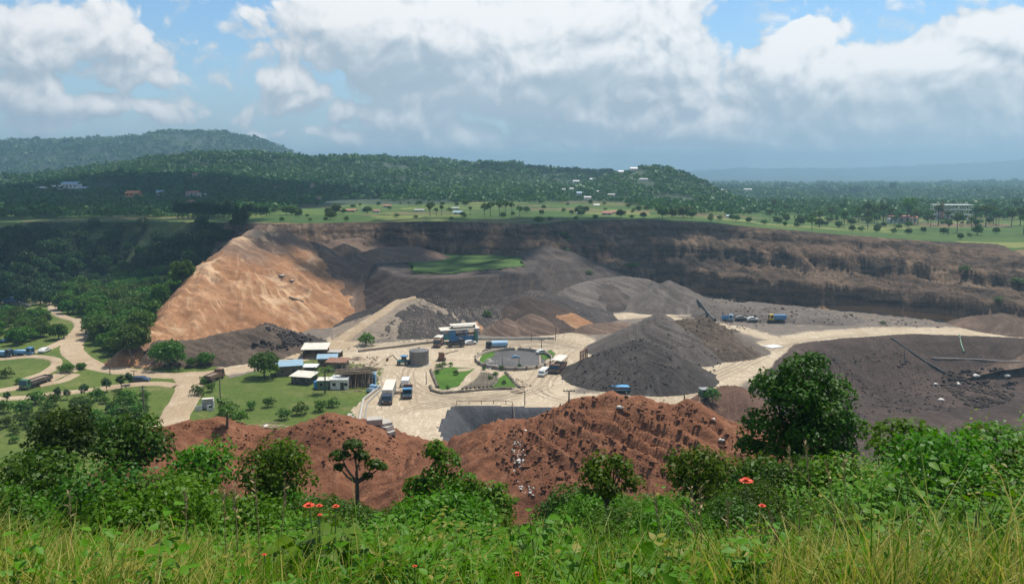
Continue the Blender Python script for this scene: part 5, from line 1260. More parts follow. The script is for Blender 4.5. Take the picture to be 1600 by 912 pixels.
# ---- poles
def pole(px, pyb, pyt, label, lean=0, arms=1, r=.14, group=None):
    x, y, z = hit(px, pyb); h = (pyb - pyt) / FPX * math.hypot(y, CZ - z) * 1.03
    e = empty('utility_pole', (x, y, z - .2)); tag(e, label, 'pole', group)
    MB().rod((0, 0, 0), (lean * h, 0, h), r, 8, r * .7).build('pole', M['pole'], e)
    for k in range(arms):
        zz = h * (.95 - .1 * k); o = MB().box((lean * zz, 0, zz), (1.9, .12, .12)).build('crossarm', M['pole'], e)
        for s in (-.8, -.3, .3, .8): MB().rod((lean * zz + s, 0, zz + .13), (lean * zz + s, 0, zz + .35), .06, 6).build('insulator', M['grey'], o)
pole(226, 654, 602, 'tall grey utility pole beside the lower left road', 0, 2, .22)
pole(209, 572, 533, 'leaning pole at the left foot of the brown scree', -.2, 0, .2)
pole(345, 636, 590, 'bare post at the upper left of the lawn', 0, 0, .2)
pole(820, 634, 610, 'thin pole on the rim above the grey drained basin', 0, 0)
pole(889, 628, 609, 'thin pole with a crossarm near the largest red heap', 0, 1)
pole(868, 532, 511, 'pole at the bend of the pale road behind the yard', 0, 0, .16)
pole(846, 549, 530, 'thin pole standing at the right side of the oval ring', 0, 1)
pole(172, 586, 568, 'thin pole at the verge of the left junction', 0, 0)
pole(1414, 568, 540, 'slim pole at the edge of the right road', -.12, 0)
pole(830, 533, 517, 'thin pole in front of the twin brown cone', 0, 0)
pole(811, 574, 556, 'thin lamp pole inside the oval ring', 0, 0)
pole(785, 574, 558, 'shorter thin pole inside the oval ring', 0, 0)
pole(666, 600, 580, 'thin striped post at the garden corner', 0, 0)
pole(210, 597, 578, 'thin pole where the left road meets the wide bend', 0, 1)
# ---- palms
def palm(px, pyb, pyt, label, seed):
    x, y, z = hit(px, pyb); h = (pyb - pyt) / FPX * math.hypot(y, CZ - z); rng = np.random.default_rng(seed); ht = h * .74
    e = empty('palm_tree', (x, y, z - .1)); tag(e, label, 'palm')
    v, f = tube([(0, 0, 0), (.1, 0, ht * .5), (.05, 0, ht)], [.26, .19, .16], 8); link('trunk', mk_mesh('trunk', v, f, bark(), True), e)
    C = []; T = []; S = []
    for k in range(22):
        a = 2.4 * k; el = rng.uniform(-.1, 1.1); L = h * .42 * rng.uniform(.85, 1.1); p = np.array([.05, 0, ht])
        for i in range(12):
            d = np.array([math.cos(a) * math.cos(el), math.sin(a) * math.cos(el), math.sin(el)]); q = p + d * L / 12; el -= .16
            sd = np.array([-math.sin(a), math.cos(a), 0])
            for s in (-1, 1): C.append((p + q) / 2 + sd * s * .22 + (0, 0, -.06)); T.append(unit(d * .8 + sd * s + np.array([0, 0, -.35]))); S.append(.85 * (1.1 - i / 14))
            C.append((p + q) / 2); T.append(d); S.append(L / 9); p = q
    C = np.array(C); T = np.array(T); N = unit(np.cross(T, np.cross(np.array([0, 0, 1.0]), T) + .05))
    link('crown', mk_mesh('crown', leaf_quads(C, N, S, rng, .13, .02, T=T), quadF(len(C)), L_MID), e)
palm(508, 614, 562, 'tall palm standing on the lawn before the shacks', 1)
palm(355, 668, 628, 'palm at the lower edge of the lawn by the red ridge', 2)
# ---- ruined white hut, huts and signs
def ruin():
    r = thing('hut', 'roofless white hut beside the road at the lower left of the lawn', 'hut', 325, 640, .3)
    m = MB(); m.box((0, 1.4, 0), (3.0, .2, 2.6)).box((1.4, 0, 0), (.2, 2.6, 2.6)).box((-1.4, .3, 0), (.2, 2.0, 1.5)).box((.6, -1.3, 0), (1.6, .2, 1.4)); m.build('wall', M['white'], r)
    MB().box((.1, .6, 2.62), (2.8, 1.4, .12)).build('roof', M['cream'], r); MB().box((.7, -1.42, .8), (.8, .05, .5)).build('window', M['glass'], r); MB().box((-2.2, -.6, 0), (1.6, .12, 1.3)).build('fence_panel', M['white'], r)
ruin()
def simple(name, label, cat, px, py, s, rz, mat, bev=.04, tilt=0):
    x, y, z = hit(px, py); o = MB().box((0, 0, -.05), s).build(name, M[mat], None, bev); o.location = (x, y, z); o.rotation_euler = (tilt, 0, rz); return tag(o, label, cat)
simple('metal_sheet', 'white rectangular metal sheet lying on the right road', 'metal sheet', 1208, 542, (5.5, 4.2, .35), .5, 'white')
def hut(px, py): 
    r = thing('kiosk', 'small green kiosk at the right road above the red heap', 'kiosk', 1101, 620, .2)
    MB().box((0, 0, 0), (2.0, 1.8, 1.9)).build('wall', M['greenwall'], r); MB().box((0, 0, 1.903), (2.4, 2.2, .12)).build('roof', M['grey'], r); MB().box((-.3, -.91, 0), (.8, .05, 1.6)).build('door', M['dark'], r)
hut(0, 0)
def pipe(label, pts, r, mat='dark'):
    W = [hit(*p) for p in pts]; W = [(a[0], a[1], a[2] + r * .8) for a in W]; o = W[0]
    v, f = tube([np.array(w) - np.array(o) for w in W], [r] * len(W), 8); tag(link('pipe', mk_mesh('pipe', v, f, M[mat], True), loc=o), label, 'pipe')
pipe('dark pipe running down the grey gravel to the far terrace', ((1090,470),(1098,480),(1106,490),(1117,502)), .5)
pipe('ditch line, modelled as a long dark tube, crossing the slope of the lower right pit', ((1392,528),(1420,548),(1446,566),(1478,584)), .28)  # dark tube added to stand for the line of a ditch
pipe('thin pale pipe along the far side of the lower right pit', ((1456,560),(1520,562),(1600,566)), .16, 'concrete')
pipe('narrow strip of vegetation, modelled as a green tube, down the far slope of the lower right pit', ((1499,524),(1502,540),(1506,552)), .3, 'green')  # green tube added to stand for a narrow strip of plants
pipe('brown beam bridging the orange hill foot', ((452,465),(463,469),(474,472)), .35, 'timber')
# ---- rocks
def rockmesh(rng, s, k=1):
    bm = bmesh.new(); bmesh.ops.create_icosphere(bm, subdivisions=k, radius=1)
    v = np.array([q.co[:] for q in bm.verts]); f = np.array([[q.index for q in t.verts] for t in bm.faces]); bm.free()
    v = v * (1 + .28 * rng.standard_normal((len(v), 1))) * np.array([1, rng.uniform(.6, 1), rng.uniform(.45, .8)]) * s
    a = rng.uniform(0, 6.3); c, q = math.cos(a), math.sin(a); return np.stack([v[:,0]*c - v[:,1]*q, v[:,0]*q + v[:,1]*c, v[:,2]], 1), f
def rubble(poly, n, s0, s1, mat, seed, pw=3, name='rubble'):
    rng = np.random.default_rng(seed); W = [hit(*p)[:2] for p in poly]; xs = [p[0] for p in W]; ys = [p[1] for p in W]
    x = rng.uniform(min(xs), max(xs), n * 4); y = rng.uniform(min(ys), max(ys), n * 4); k = (sdist(x, y, W) < 0) & (fbm(x * .12, y * .12, 3, seed) > -.22); x, y = x[k][:n], y[k][:n]; z = G(x, y)
    lib = [rockmesh(rng, 1.0) for _ in range(12)]; V = []; F = []; c = 0
    for i in range(len(x)):
        v, f = lib[i % 12]; s = s0 + (s1 - s0) * rng.random() ** pw; V.append(v * s + (x[i], y[i], z[i] + s * .12)); F.append(f + c); c += len(v)
    tag(link(name, mk_mesh(name, np.concatenate(V), np.concatenate(F), mat)), kind='stuff')
rubble([(745,690),(840,660),(900,625),(1000,620),(1070,625),(1160,690),(1100,760),(860,790),(800,760)], 2600, .06, .42, M_RED, 1, 4)
rubble([(240,680),(330,655),(450,672),(510,650),(620,690),(700,700),(600,730),(300,740)], 900, .08, .4, M_RED, 2)
rubble([(870,598),(985,532),(1010,530),(1092,602),(1010,616),(940,612)], 1800, .06, .38, M_BLACK, 3, 4)
rubble([(395,545),(420,510),(455,520),(492,534),(450,548)], 420, .25, .95, M_BLACK, 4)
rubble([(540,546),(640,470),(720,470),(780,500),(760,525),(690,530),(600,540)], 1600, .10, .42, M['stone'], 5)
rubble([(1470,580),(1540,575),(1590,590),(1580,625),(1520,640),(1480,610)], 900, .2, 1.1, M_DARKSOIL, 6)
rubble([(1250,545),(1400,545),(1480,600),(1500,640),(1330,650)], 1200, .10, .5, M_DARKSOIL, 7)
rubble([(1000,500),(1128,505),(1150,530),(1090,590),(1060,560)], 900, .10, .5, M_CLODS, 8)
rubble([(800,690),(815,690),(835,770),(815,775),(800,730)], 160, .06, .25, M['whiterock'], 9)
rubble([(1090,470),(1330,490),(1500,512),(1400,512),(1200,505),(1100,500)], 700, .12, .6, M_CLODS, 10)
rubble([(900,380),(1100,380),(1350,420),(1540,440),(1500,500),(1250,475),(1080,455),(930,430)], 1500, .12, .5, M_CLODS, 11, 4)
for (px, py, s), lb in zip(((968,640,.5),(811,720,.5),(1127,688,.5),(822,674,.45),(833,776,.25),(1114,656,.35),(1270,562,.8),(1470,625,.8),(1462,600,.9),(1498,600,1.1),(1574,589,1.2),(1525,588,1.0),(440,430,.9),(456,437,.75),(415,668,.6)),
        ('white block high on the largest red heap', 'white slab low on the left flank of the largest red heap', 'white rock at the right foot of the largest red heap', 'pale upright rock in the notch of the red heaps', 'small white rock low in front of the largest red heap', 'tiny white rock on the dull red slope', 'white scrap near the top of the lower right pit',
         'white rock low in the lower right pit', 'white scrap left of the rubble in the lower right pit', 'pale rock in the dark rubble of the lower right pit', 'white slab at the far right of the lower pit', 'pale slab behind the dark rubble of the lower right pit', 'large pale slab high on the orange hill', 'second pale slab lower on the orange hill', 'white rock on the lawn edge by the boards')):
    x, y, z = hit(px, py); rng = np.random.default_rng(int(px)); v, f = rockmesh(rng, s, 2)
    o = link('white_rock', mk_mesh('white_rock', v * ((1.1, 1.0, .8) if py > 500 else (1.5, 1.3, .35)), f, M['whiterock']), loc=(x, y, z + s * (.1 if py > 500 else -.2))); tag(o, lb, 'rock')
rubble([(455,575),(500,560),(590,556),(600,590),(560,605),(500,600)], 420, .10, .55, M['timber'], 12)
rubble([(480,570),(540,562),(596,575),(590,600)], 160, .12, .5, M['rust'], 13)
rubble([(560,562),(640,540),(900,535),(900,560),(860,640),(640,680),(560,655)], 700, .04, .16, M['stone'], 14, 4)
rubble([(756,572),(760,560),(782,566),(790,578),(770,580)], 160, .10, .55, M['concrete'], 15)
rubble([(795,586),(830,602),(820,618),(800,612)], 90, .10, .5, M['timber'], 16)
rubble([(860,600),(940,612),(1080,606),(1090,600),(1000,622),(900,618)], 300, .05, .3, M_BLACK, 17, 3)
# ---- the green pond on its bench
def pond():
    m, nt, b, _ = new_mat('green_water'); p = nt.pos(); n = nt.noise(nt.vmath('MULTIPLY', p, (.6, 1.6, 1)), .12, 5, .6); 
    nt.put(b.inputs['Base Color'], nt.mix(nt.ramp(n, .4, .7), (.068,.118,.030), (.098,.148,.042))); c0 = b.inputs['Base Color'].links[0].from_socket
    k = nt.noise(nt.vmath('MULTIPLY', p, (.5, 1, 1)), .35, 6, .7, .5); nt.put(b.inputs['Base Color'], nt.mix(nt.ramp(k, .57, .72, 0, .8), nt.mix(nt.ramp(n, .52, .6, 0, .5), c0, (.05,.10,.03)), (.075,.07,.05))); b.inputs['Roughness'].default_value = .9; b.inputs['Specular IOR Level'].default_value = .05
    nt.l.new(nt.bump(nt.noise(p, 1.5, 3), .15, .1), b.inputs['Normal'])
    POLY = [PZ(*q, 17.5)[:2] for q in ((631,401),(662,394),(700,397),(738,397),(790,391),(818,391),(812,402),(820,416),(775,421),(735,424),(708,428),(672,428),(648,427),(640,414))]
    sheet('pond', POLY, m, 0, 1.6, z=17.75)
pond()
# ---- bare scar, sheds and houses far away
def far_house(px, py, w, h, label, wall='wall', roof='redroof', dist=None, gable=True, d=None, group=None, name='house', cat='house', rz=0):
    if dist is None: x, y, z = hit(px, py)
    else:
        x = PY(px, py, dist)[0]; y = dist; z = PY(px, py, dist)[2]
    s = y * 1.01 / FPX; W = w * s; Hh = h * s; D = d * s if d else W * .7
    r = empty(name, (x, y, z - .3), rz); tag(r, label, cat, group)
    MB().box((0, 0, 0), (W, D, Hh * .68 + .3)).build('wall', M[wall], r)
    k = min(4, max(2, int(W / 3)))
    for i in range(k): MB().box((-W/2 + (i + .5) * W / k, -D/2 - .03, .3 + Hh * .22), (min(2.2, W / k * .45), .08, Hh * .26)).build('window', M['glass'], r)
    if gable: MB().prof([(-D/2 - .5, .3 + Hh * .66), (0, .3 + Hh * 1.02), (D/2 + .5, .3 + Hh * .66), (D/2 + .5, .3 + Hh * .70), (0, .3 + Hh * 1.08), (-D/2 - .5, .3 + Hh * .70)], -W/2 - .4, W/2 + .4, axis='x').build('roof', M[roof], r)
    else: MB().box((0, 0, .303 + Hh * .68), (W + .6, D + .6, Hh * .12)).build('roof', M[roof], r)
    return r
LIFT = 9.0
def hill_house(px, py, w, h, label, **kw):
    lo = kw.pop('lo', 620); hi = kw.pop('hi', 2600); d = zh_at(px, py, lo, hi) or kw.pop('fallback', 900); kw.pop('fallback', None)
    return far_house(px, py + 1, w, h, label, dist=d * .985, **kw)
hill_house(112, 293, 24, 9, 'largest white factory shed among the dark trees at far left', wall='white', roof='bluetin', cat='shed', name='factory_shed', lo=640, hi=1200)
hill_house(89, 295, 16, 6, 'middle white factory shed left of the largest one', wall='white', roof='tin', cat='shed', name='factory_shed', lo=640, hi=1200)
hill_house(68, 296, 18, 5, 'low dull factory shed at the left of the group', wall='wall', roof='tin', cat='shed', name='factory_shed', lo=640, hi=1200)
hill_house(136, 295, 12, 4, 'small white factory shed at the right of the group', wall='white', roof='bluetin', cat='shed', name='factory_shed', lo=640, hi=1200)
hill_house(209, 306, 20, 8, 'bright orange round-topped tent below the dark trees', wall='orange', roof='orange', cat='tent', name='tent', lo=640, hi=1200)
hill_house(251, 304, 10, 7, 'small house with a pale blue roof right of the orange tent', wall='wall', roof='bluetin', lo=640, hi=1200)
for (px, py, w, h, wl, rf), lb in zip(((302,304,18,6,'wall','redroof'),(318,306,8,4,'white','tin'),(300,316,12,4,'wall','redroof'),(262,270,7,4,'cream','tin'),(305,275,7,5,'wall','redroof'),(430,293,5,4,'wall','redroof'),(488,291,5,5,'wall','redroof'),(498,312,6,5,'wall','redroof'),
        (900,285,9,4,'white','tin'),(926,282,8,4,'white','tin'),(880,297,6,3,'white','tin'),(893,296,5,3,'white','tin'),(905,303,7,4,'white','bluetin'),(950,278,8,4,'cream','tin'),(970,270,7,4,'cream','tin'),(990,266,10,5,'cream','tin'),(1005,281,12,3,'white','tin'),(935,300,7,3,'cream','tin'),(955,305,10,3,'cream','tin'),(918,310,10,4,'white','tin'),(932,322,8,4,'white','tin'),
        (1130,298,8,3,'white','tin'),(1135,303,10,3,'white','tin'),(1168,297,12,3,'cream','tin')),
        ('red roofed house in the clearing above the windbreak row', 'small white house right of the red roofed house', 'low red roofed house below the clearing', 'tiny cream house on the left wooded hill', 'tiny red roofed house at the top of the clearing', 'tiny red roof among the trees right of the clearing', 'upper red roof on the bare hill path', 'lower red roof at the end of the hill path',
         'white house highest on the dark left flank of the centre hill', 'white house on the mid flank of the centre hill', 'leftmost small white house of the flank pair', 'second small white house of the flank pair', 'white house with a blue roof below the flank pair', 'cream house left below the hilltop', 'cream house just under the hilltop', 'cream building on the top of the centre hill', 'long white building right of the hilltop', 'cream house in the lower orchard', 'long cream house in the lower orchard', 'white house near the hill foot', 'white house lowest at the hill foot',
         'white house on the right shoulder beyond the centre hill', 'long white house on the right shoulder', 'long cream house at the right end of the shoulder')):
    hill_house(px, py, w, h, lb, wall=wl, roof=rf, lo=650, hi=2400)
for (px, py, w, h, wl, rf, g), lb in zip(((519,334,10,5,'wall','bluetin',1),(545,331,22,4,'wall','redroof',1),(570,331,7,6,'white','bluetin',1),(588,332,10,4,'white','redroof',1),(605,324,12,4,'cream','redroof',1),(655,330,14,3,'cream','tin',1),(716,335,14,5,'white','bluetin',1),(712,327,10,3,'cream','tin',1),(905,334,8,3,'white','tin',1),(948,336,14,5,'wall','redroof',1),(960,334,9,4,'cream','redroof',1),(1142,340,14,4,'white','bluetin',1),
        (1404,347,28,12,'wall','redroof',0),(1424,347,14,10,'cream','redroof',1),(1394,348,14,8,'white','tin',0),(1437,330,5,4,'white','redroof',1)),
        ('blue roofed house at the left of the fields', 'long red roofed house in the fields', 'house with a bright blue roof in the fields', 'white house with a red roof beside the blue roofed one', 'cream house at the upper edge of the fields', 'long low cream shed in the middle of the fields', 'white shed with a blue roof among the field trees', 'cream shed above the field trees', 'tiny white shed at the field edge above the pit', 'low red roofed house above the pit rim', 'cream house beside the low red roofed house', 'long white shed with a blue roof right of the centre hill',
         'large flat roofed house among the tall right trees', 'cream house with a red roof among the tall right trees', 'white flat house left of the large flat roofed one', 'tiny white house high behind the tall right trees')):
    far_house(px, py, w, h, lb, wall=wl, roof=rf, gable=bool(g))
def frame_building():
    x, y, z = hit(1500, 345); y += 12; z = g1(x, y); s = y / FPX; r = empty('frame_building', (x, y, z)); tag(r, 'pale unfinished building with open floors among the right trees', 'building')
    W, D = 56 * s, 9; m = MB(); sl = MB()
    for k in range(9):
        for yy in (-D/2, D/2): MB().box((-W/2 + W * k / 8, yy, 0), (.4, .4, 10)).build('column', M['wall'], r)
    for z0 in (0, 3.3, 6.6, 9.9): MB().box((0, 0, z0), (W + .8, D + .8, .3)).build('floor_slab', M['white'], r)
    MB().box((-W * .2, D * .2, 0), (W * .3, D * .4, 9.8)).build('wall', M['cream'], r); MB().box((-W * .36, -D/2 - .4, 0), (1.6, .5, 12)).build('stair_panel', M['redroof'], r)
frame_building()

# ---- dirt roads through the green land on the left
def smooth_line(P, step=1.2):
    P = np.array(P); Q = np.vstack([2 * P[0] - P[1], P, 2 * P[-1] - P[-2]]); out = []
    for i in range(1, len(Q) - 2):
        a, b, c, d = Q[i-1], Q[i], Q[i+1], Q[i+2]; n = max(2, int(np.hypot(*(c - b)) / step))
        for t in np.linspace(0, 1, n, endpoint=False): out.append(.5 * (2*b + (c-a)*t + (2*a - 5*b + 4*c - d)*t*t + (3*b - a - 3*c + d)*t**3))
    out.append(P[-1]); return np.array(out)
M_ROAD = soil('dirt_road', (.38,.28,.175), (.47,.355,.235), (.55,.44,.31), .2, .3, streak=(.40,.31,.205), speck=(.25,.18,.12), speck_amt=.3, strk=.6, spscale=.8)
M_VERGE = soil('red_verge', (.16,.10,.06), (.22,.14,.085), (.28,.19,.12), .3, .6)
def road(pts, w, lift=.16, mat=None, seed=1):
    C = smooth_line(xy(*pts)); T = unit(np.gradient(C, axis=0)); N = np.stack([-T[:, 1], T[:, 0]], 1); s = np.cumsum(np.r_[0, np.hypot(*np.diff(C, axis=0).T)])
    ks = np.linspace(-1, 1, 9); V = []; fl = []
    W0 = w / 2 * (1 + .16 * fbm(s * .12, s * 0 + seed, 3, 5)); W1 = w / 2 * (1 + .16 * fbm(s * .12, s * 0 + seed + 7, 3, 6))
    for k in ks:
        off = np.where(k < 0, k * W0, k * W1); q = C + N * off[:, None]
        z = H(q[:, 0], q[:, 1]) + (lift if abs(k) < .95 else -.12); V.append(np.stack([q[:, 0], q[:, 1], z], 1)); fl.append(np.stack([off * 1.6, s, s * 0], 1))
    V = np.stack(V, 1).reshape(-1, 3); me = mk_mesh('road', V, grid_faces(9, len(C)), mat or M_ROAD, True); attr(me, 'flow', np.stack(fl, 1).reshape(-1, 3), 'FLOAT_VECTOR')
    tag(link('road', me), kind='structure')
road([(560,530),(500,553),(455,563),(400,573),(335,583),(270,588),(205,582),(152,572),(122,558),(112,543),(122,527),(146,513),(160,508)], 8.0, .16, seed=1)
road([(288,583),(296,600),(290,622),(276,645),(266,668),(262,690)], 8.0, .20, seed=2)
road([(276,603),(246,601),(190,606),(120,613),(60,619),(-60,631)], 4.6, .24, seed=3)
road([(126,572),(90,587),(50,600),(0,610),(-60,622)], 4.6, .28, seed=4)
road([(-60,566),(0,559),(50,557),(84,561),(86,572),(66,585),(30,597)], 3.6, .32, seed=5)
road([(-60,562),(-10,558),(30,553),(70,546),(100,533),(118,518),(124,507),(112,500),(96,494),(84,484),(80,472),(76,465)], 4.2, .36, seed=6)
road([(110,500),(136,503),(156,504)], 3.6, .40, seed=7)
road([(82,474),(50,473),(10,472),(-40,473)], 3.6, .40, seed=8)
road([(60,601),(95,594),(118,585)], 3.0, .34, seed=9)

def haul_road(pts, w):
    C = smooth_line([hit(*p)[:2] for p in pts]); T = unit(np.gradient(C, axis=0)); N = np.stack([-T[:, 1], T[:, 0]], 1); s_ = np.cumsum(np.r_[0, np.hypot(*np.diff(C, axis=0).T)])
    zc = G(C[:, 0], C[:, 1]); k = np.ones(15) / 15; zc = np.convolve(np.pad(zc, 7, 'edge'), k, 'valid') + .35; V = []; fl = []
    for q in np.linspace(-1, 1, 9):
        off = q * w / 2 * (1 + .15 * fbm(s_ * .1, s_ * 0 + 3, 3, 5)); p = C + N * off[:, None]; g = G(p[:, 0], p[:, 1])
        z = np.maximum(zc, g * .5 + zc * .5 + .1) if abs(q) < .9 else np.minimum(g, zc) - .3
        V.append(np.stack([p[:, 0], p[:, 1], z], 1)); fl.append(np.stack([off * 1.6, s_, s_ * 0], 1))
    me = mk_mesh('road', np.stack(V, 1).reshape(-1, 3), grid_faces(9, len(C)), M_ROAD, True); attr(me, 'flow', np.stack(fl, 1).reshape(-1, 3), 'FLOAT_VECTOR'); tag(link('road', me), kind='structure')
haul_road([(452,562),(500,546),(540,526),(568,507),(598,488),(622,474),(650,463)], 5.5)

def ruts():
    """wheel ruts pressed into the dust of the yard and the pit roads"""
    rng = np.random.default_rng(21); V, F, n = [], [], 0
    routes = [((470,560),(560,549),(640,543),(760,537),(850,540),(880,520),(905,505),(1000,493)), ((860,545),(858,592),(800,620),(700,632),(640,652),(612,686)), ((900,540),(850,600),(900,626),(960,628)),
              ((930,630),(1050,622),(1120,590),(1215,546),(1300,528),(1420,520),(1620,523)), ((660,546),(618,580),(624,640)), ((560,556),(610,575),(660,612),(760,622),(850,606)), ((700,545),(740,540),(850,536),(930,552))]
    for rt in routes:
        C = smooth_line(xy(*rt), .8); T = unit(np.gradient(C, axis=0)); N = np.stack([-T[:, 1], T[:, 0]], 1); s_ = np.cumsum(np.r_[0, np.hypot(*np.diff(C, axis=0).T)])
        for q in range(6):
            o0 = rng.normal(0, 3.4); a = int(rng.integers(0, max(1, len(C) // 2))); b = min(len(C), a + int(rng.integers(25, 90)))
            if b - a < 8: continue
            wob = o0 + 1.6 * fbm(s_[a:b] * .04, s_[a:b] * 0 + q * 3.1, 2, 9)
            for g in (-.9, .9):
                wd = .16 + .10 * rng.random() + .08 * gnoise(s_[a:b] * .5, s_[a:b] * 0 + q, 4); tp = np.minimum(1, np.minimum(np.arange(b - a), np.arange(b - a)[::-1]) / 5)
                L = C[a:b] + N[a:b] * (wob + g - wd * tp)[:, None]; R = C[a:b] + N[a:b] * (wob + g + wd * tp)[:, None]
                p = np.stack([L, R], 1).reshape(-1, 2); V.append(np.c_[p, H(p[:, 0], p[:, 1]) + .035 + .002 * len(V) % .03]); k = b - a
                i = np.arange(k - 1) * 2; F.append(np.stack([i, i + 1, i + 3, i + 2], 1) + n); n += 2 * k
    m = soil('rut_dust', (.32,.25,.17), (.39,.305,.21), (.46,.365,.26), .5, .4)
    tag(link('dirt', mk_mesh('dirt', np.concatenate(V), np.concatenate(F), m)), kind='stuff')
ruts()
# ================================================================== LIGHT, SKY, AIR, CAMERA
SUN_EL, SUN_AZ = math.radians(65), math.radians(40)       # azimuth clockwise from +Y
SUNV = Vector((math.sin(SUN_AZ) * math.cos(SUN_EL), math.cos(SUN_AZ) * math.cos(SUN_EL), math.sin(SUN_EL)))
sl = bpy.data.lights.new('sun', 'SUN'); sl.energy = 3.9; sl.angle = math.radians(.55); sl.color = (1, .955, .88)
so = bpy.data.objects.new('sun', sl); COL.objects.link(so); so.location = (0, 0, 500)
so.rotation_euler = (-SUNV).to_track_quat('-Z', 'Y').to_euler()

def build_world():
    w = bpy.data.worlds.new('World'); scene.world = w; w.use_nodes = True
    nt = NT(w.node_tree); nt.n.clear()
    out = nt.new('ShaderNodeOutputWorld')
    sky = nt.new('ShaderNodeTexSky', sky_type='NISHITA'); sky.sun_disc = False
    sky.sun_elevation = SUN_EL; sky.sun_rotation = SUN_AZ; sky.altitude = 900; sky.air_density = 1.0; sky.dust_density = .3; sky.ozone_density = 1.6
    bg = nt.new('ShaderNodeBackground'); nt.l.new(nt.mix(1.0, sky.outputs[0], (.78, .95, 1.02), 'MULTIPLY'), bg.inputs[0]); bg.inputs[1].default_value = .095
    tc = nt.new('ShaderNodeTexCoord'); d = tc.outputs['Generated']
    sp = nt.new('ShaderNodeSeparateXYZ'); nt.l.new(d, sp.inputs[0])
    az = nt.math('ARCTAN2', sp.outputs[0], sp.outputs[1]); el = nt.math('ARCSINE', sp.outputs[2])
    cb = nt.new('ShaderNodeCombineXYZ'); nt.l.new(az, cb.inputs[0]); nt.l.new(el, cb.inputs[1])
    P0 = cb.outputs[0]
    # cloud banks: azimuth, elevation, half sizes (radians), density, seen from the hill
    def A(px, py):
        dx, dy, dz = ray(px, py); n = math.sqrt(dx*dx+dy*dy+dz*dz); return math.atan2(dx, dy), math.asin(dz / n)
    banks = [(760,40,330,150,1.25),(900,120,330,90,1.1),(1000,20,150,90,1.0),(540,30,80,60,.75),(650,185,110,50,.6),
             (110,70,190,75,.62),(215,105,100,42,.62),(45,150,120,44,.62),(155,170,70,30,.55),
             (420,60,120,45,.42),(470,140,95,48,.6),(545,170,50,28,.55),(250,175,55,20,.5),(410,205,34,18,.5),(530,212,45,20,.5),(640,180,60,30,.6),
             (1250,70,62,42,1.25),(1225,100,60,40,1.1),(1400,130,260,62,1.2),(1560,60,120,50,1.0),(1330,190,330,70,1.1),(1050,190,250,55,.9),(820,215,300,42,.6),(1560,190,200,80,1.0)]
    def field():
        g = bpy.data.node_groups.new('cloud_density', 'ShaderNodeTree')
        g.interface.new_socket('P', in_out='INPUT', socket_type='NodeSocketVector')
        g.interface.new_socket('D', in_out='OUTPUT', socket_type='NodeSocketFloat')
        t = NT(g); gi = t.new('NodeGroupInput'); go = t.new('NodeGroupOutput')
        p = gi.outputs[0]
        wn = t.new('ShaderNodeTexNoise'); wn.inputs['Scale'].default_value = 9; wn.inputs['Detail'].default_value = 4; t.l.new(p, wn.inputs[0])
        wv = t.vmath('MULTIPLY', t.vmath('SUBTRACT', wn.outputs['Color'], (.5, .5, .5)), (.10, .055, 0))
        p2 = t.vmath('ADD', p, wv)
        acc = None
        for px, py, rx, ry, k in banks:
            a, e = A(px, py)
            q = t.vmath('MULTIPLY', t.vmath('SUBTRACT', p2, (a, e, 0)), (FPX / rx, FPX / ry, 0))
            v = t.math('MULTIPLY', t.math('SUBTRACT', 1.0, t.vmath('DOT_PRODUCT', q, q), clamp=True), k)
            acc = v if acc is None else t.math('SMOOTH_MAX', acc, v, .25)
        # other clouds all round the sky, out of the picture
        gen = t.noise(t.vmath('MULTIPLY', p, (1, 1.6, 1)), 3.0, 3)
        s = t.new('ShaderNodeSeparateXYZ'); t.l.new(p, s.inputs[0])
        away = t.math('MAXIMUM', t.ramp(s.outputs[1], .26, .4), t.ramp(t.math('ABSOLUTE', s.outputs[0]), .62, .85))
        acc = t.math('MAXIMUM', acc, t.math('MULTIPLY', t.ramp(gen, .5, .75), away))
        f1 = t.noise(p2, 12, 10, .66, .25); bil = t.vor(t.vmath('MULTIPLY', p2, (1, 1.25, 1)), 30, 'Distance', 'F1'); bil2 = t.vor(p2, 75, 'Distance', 'F1')
        n = t.math('ADD', t.math('MULTIPLY', t.math('SUBTRACT', f1, .5), 2.1), t.math('ADD', t.math('MULTIPLY', t.math('SUBTRACT', .42, bil), .75), t.math('MULTIPLY', t.math('SUBTRACT', .42, bil2), .38)))
        dd = t.math('ADD', acc, t.math('MULTIPLY', n, t.ramp(acc, 0, .25, .35, .62)))
        t.l.new(dd, go.inputs[0]); return g
    g = field()
    def D(vec):
        n = nt.new('ShaderNodeGroup'); n.node_tree = g; nt.l.new(vec, n.inputs[0]); return n.outputs[0]
    d0 = D(P0); d1 = D(nt.vmath('ADD', P0, (.007, .014, 0))); d2 = D(nt.vmath('ADD', P0, (.012, .055, 0)))
    alpha = nt.ramp(d0, .10, .34)
    lit = nt.math('ADD', nt.math('MULTIPLY', nt.math('SUBTRACT', d0, d1), 1.25), nt.math('MULTIPLY', nt.math('SUBTRACT', d0, d2), .40))
    lit = nt.math('ADD', lit, .62)
    lit = nt.math('SUBTRACT', lit, nt.ramp(d0, .9, 1.7, 0, .10))
    lit = nt.math('ADD', lit, nt.ramp(el, .07, .19, -.12, .10))
    wn = nt.new('ShaderNodeTexNoise'); wn.inputs['Scale'].default_value = 11; wn.inputs['Detail'].default_value = 6; nt.l.new(P0, wn.inputs[0])
    pw = nt.vmath('ADD', P0, nt.vmath('MULTIPLY', nt.vmath('SUBTRACT', wn.outputs['Color'], (.5, .5, .5)), (.14, .07, 0)))
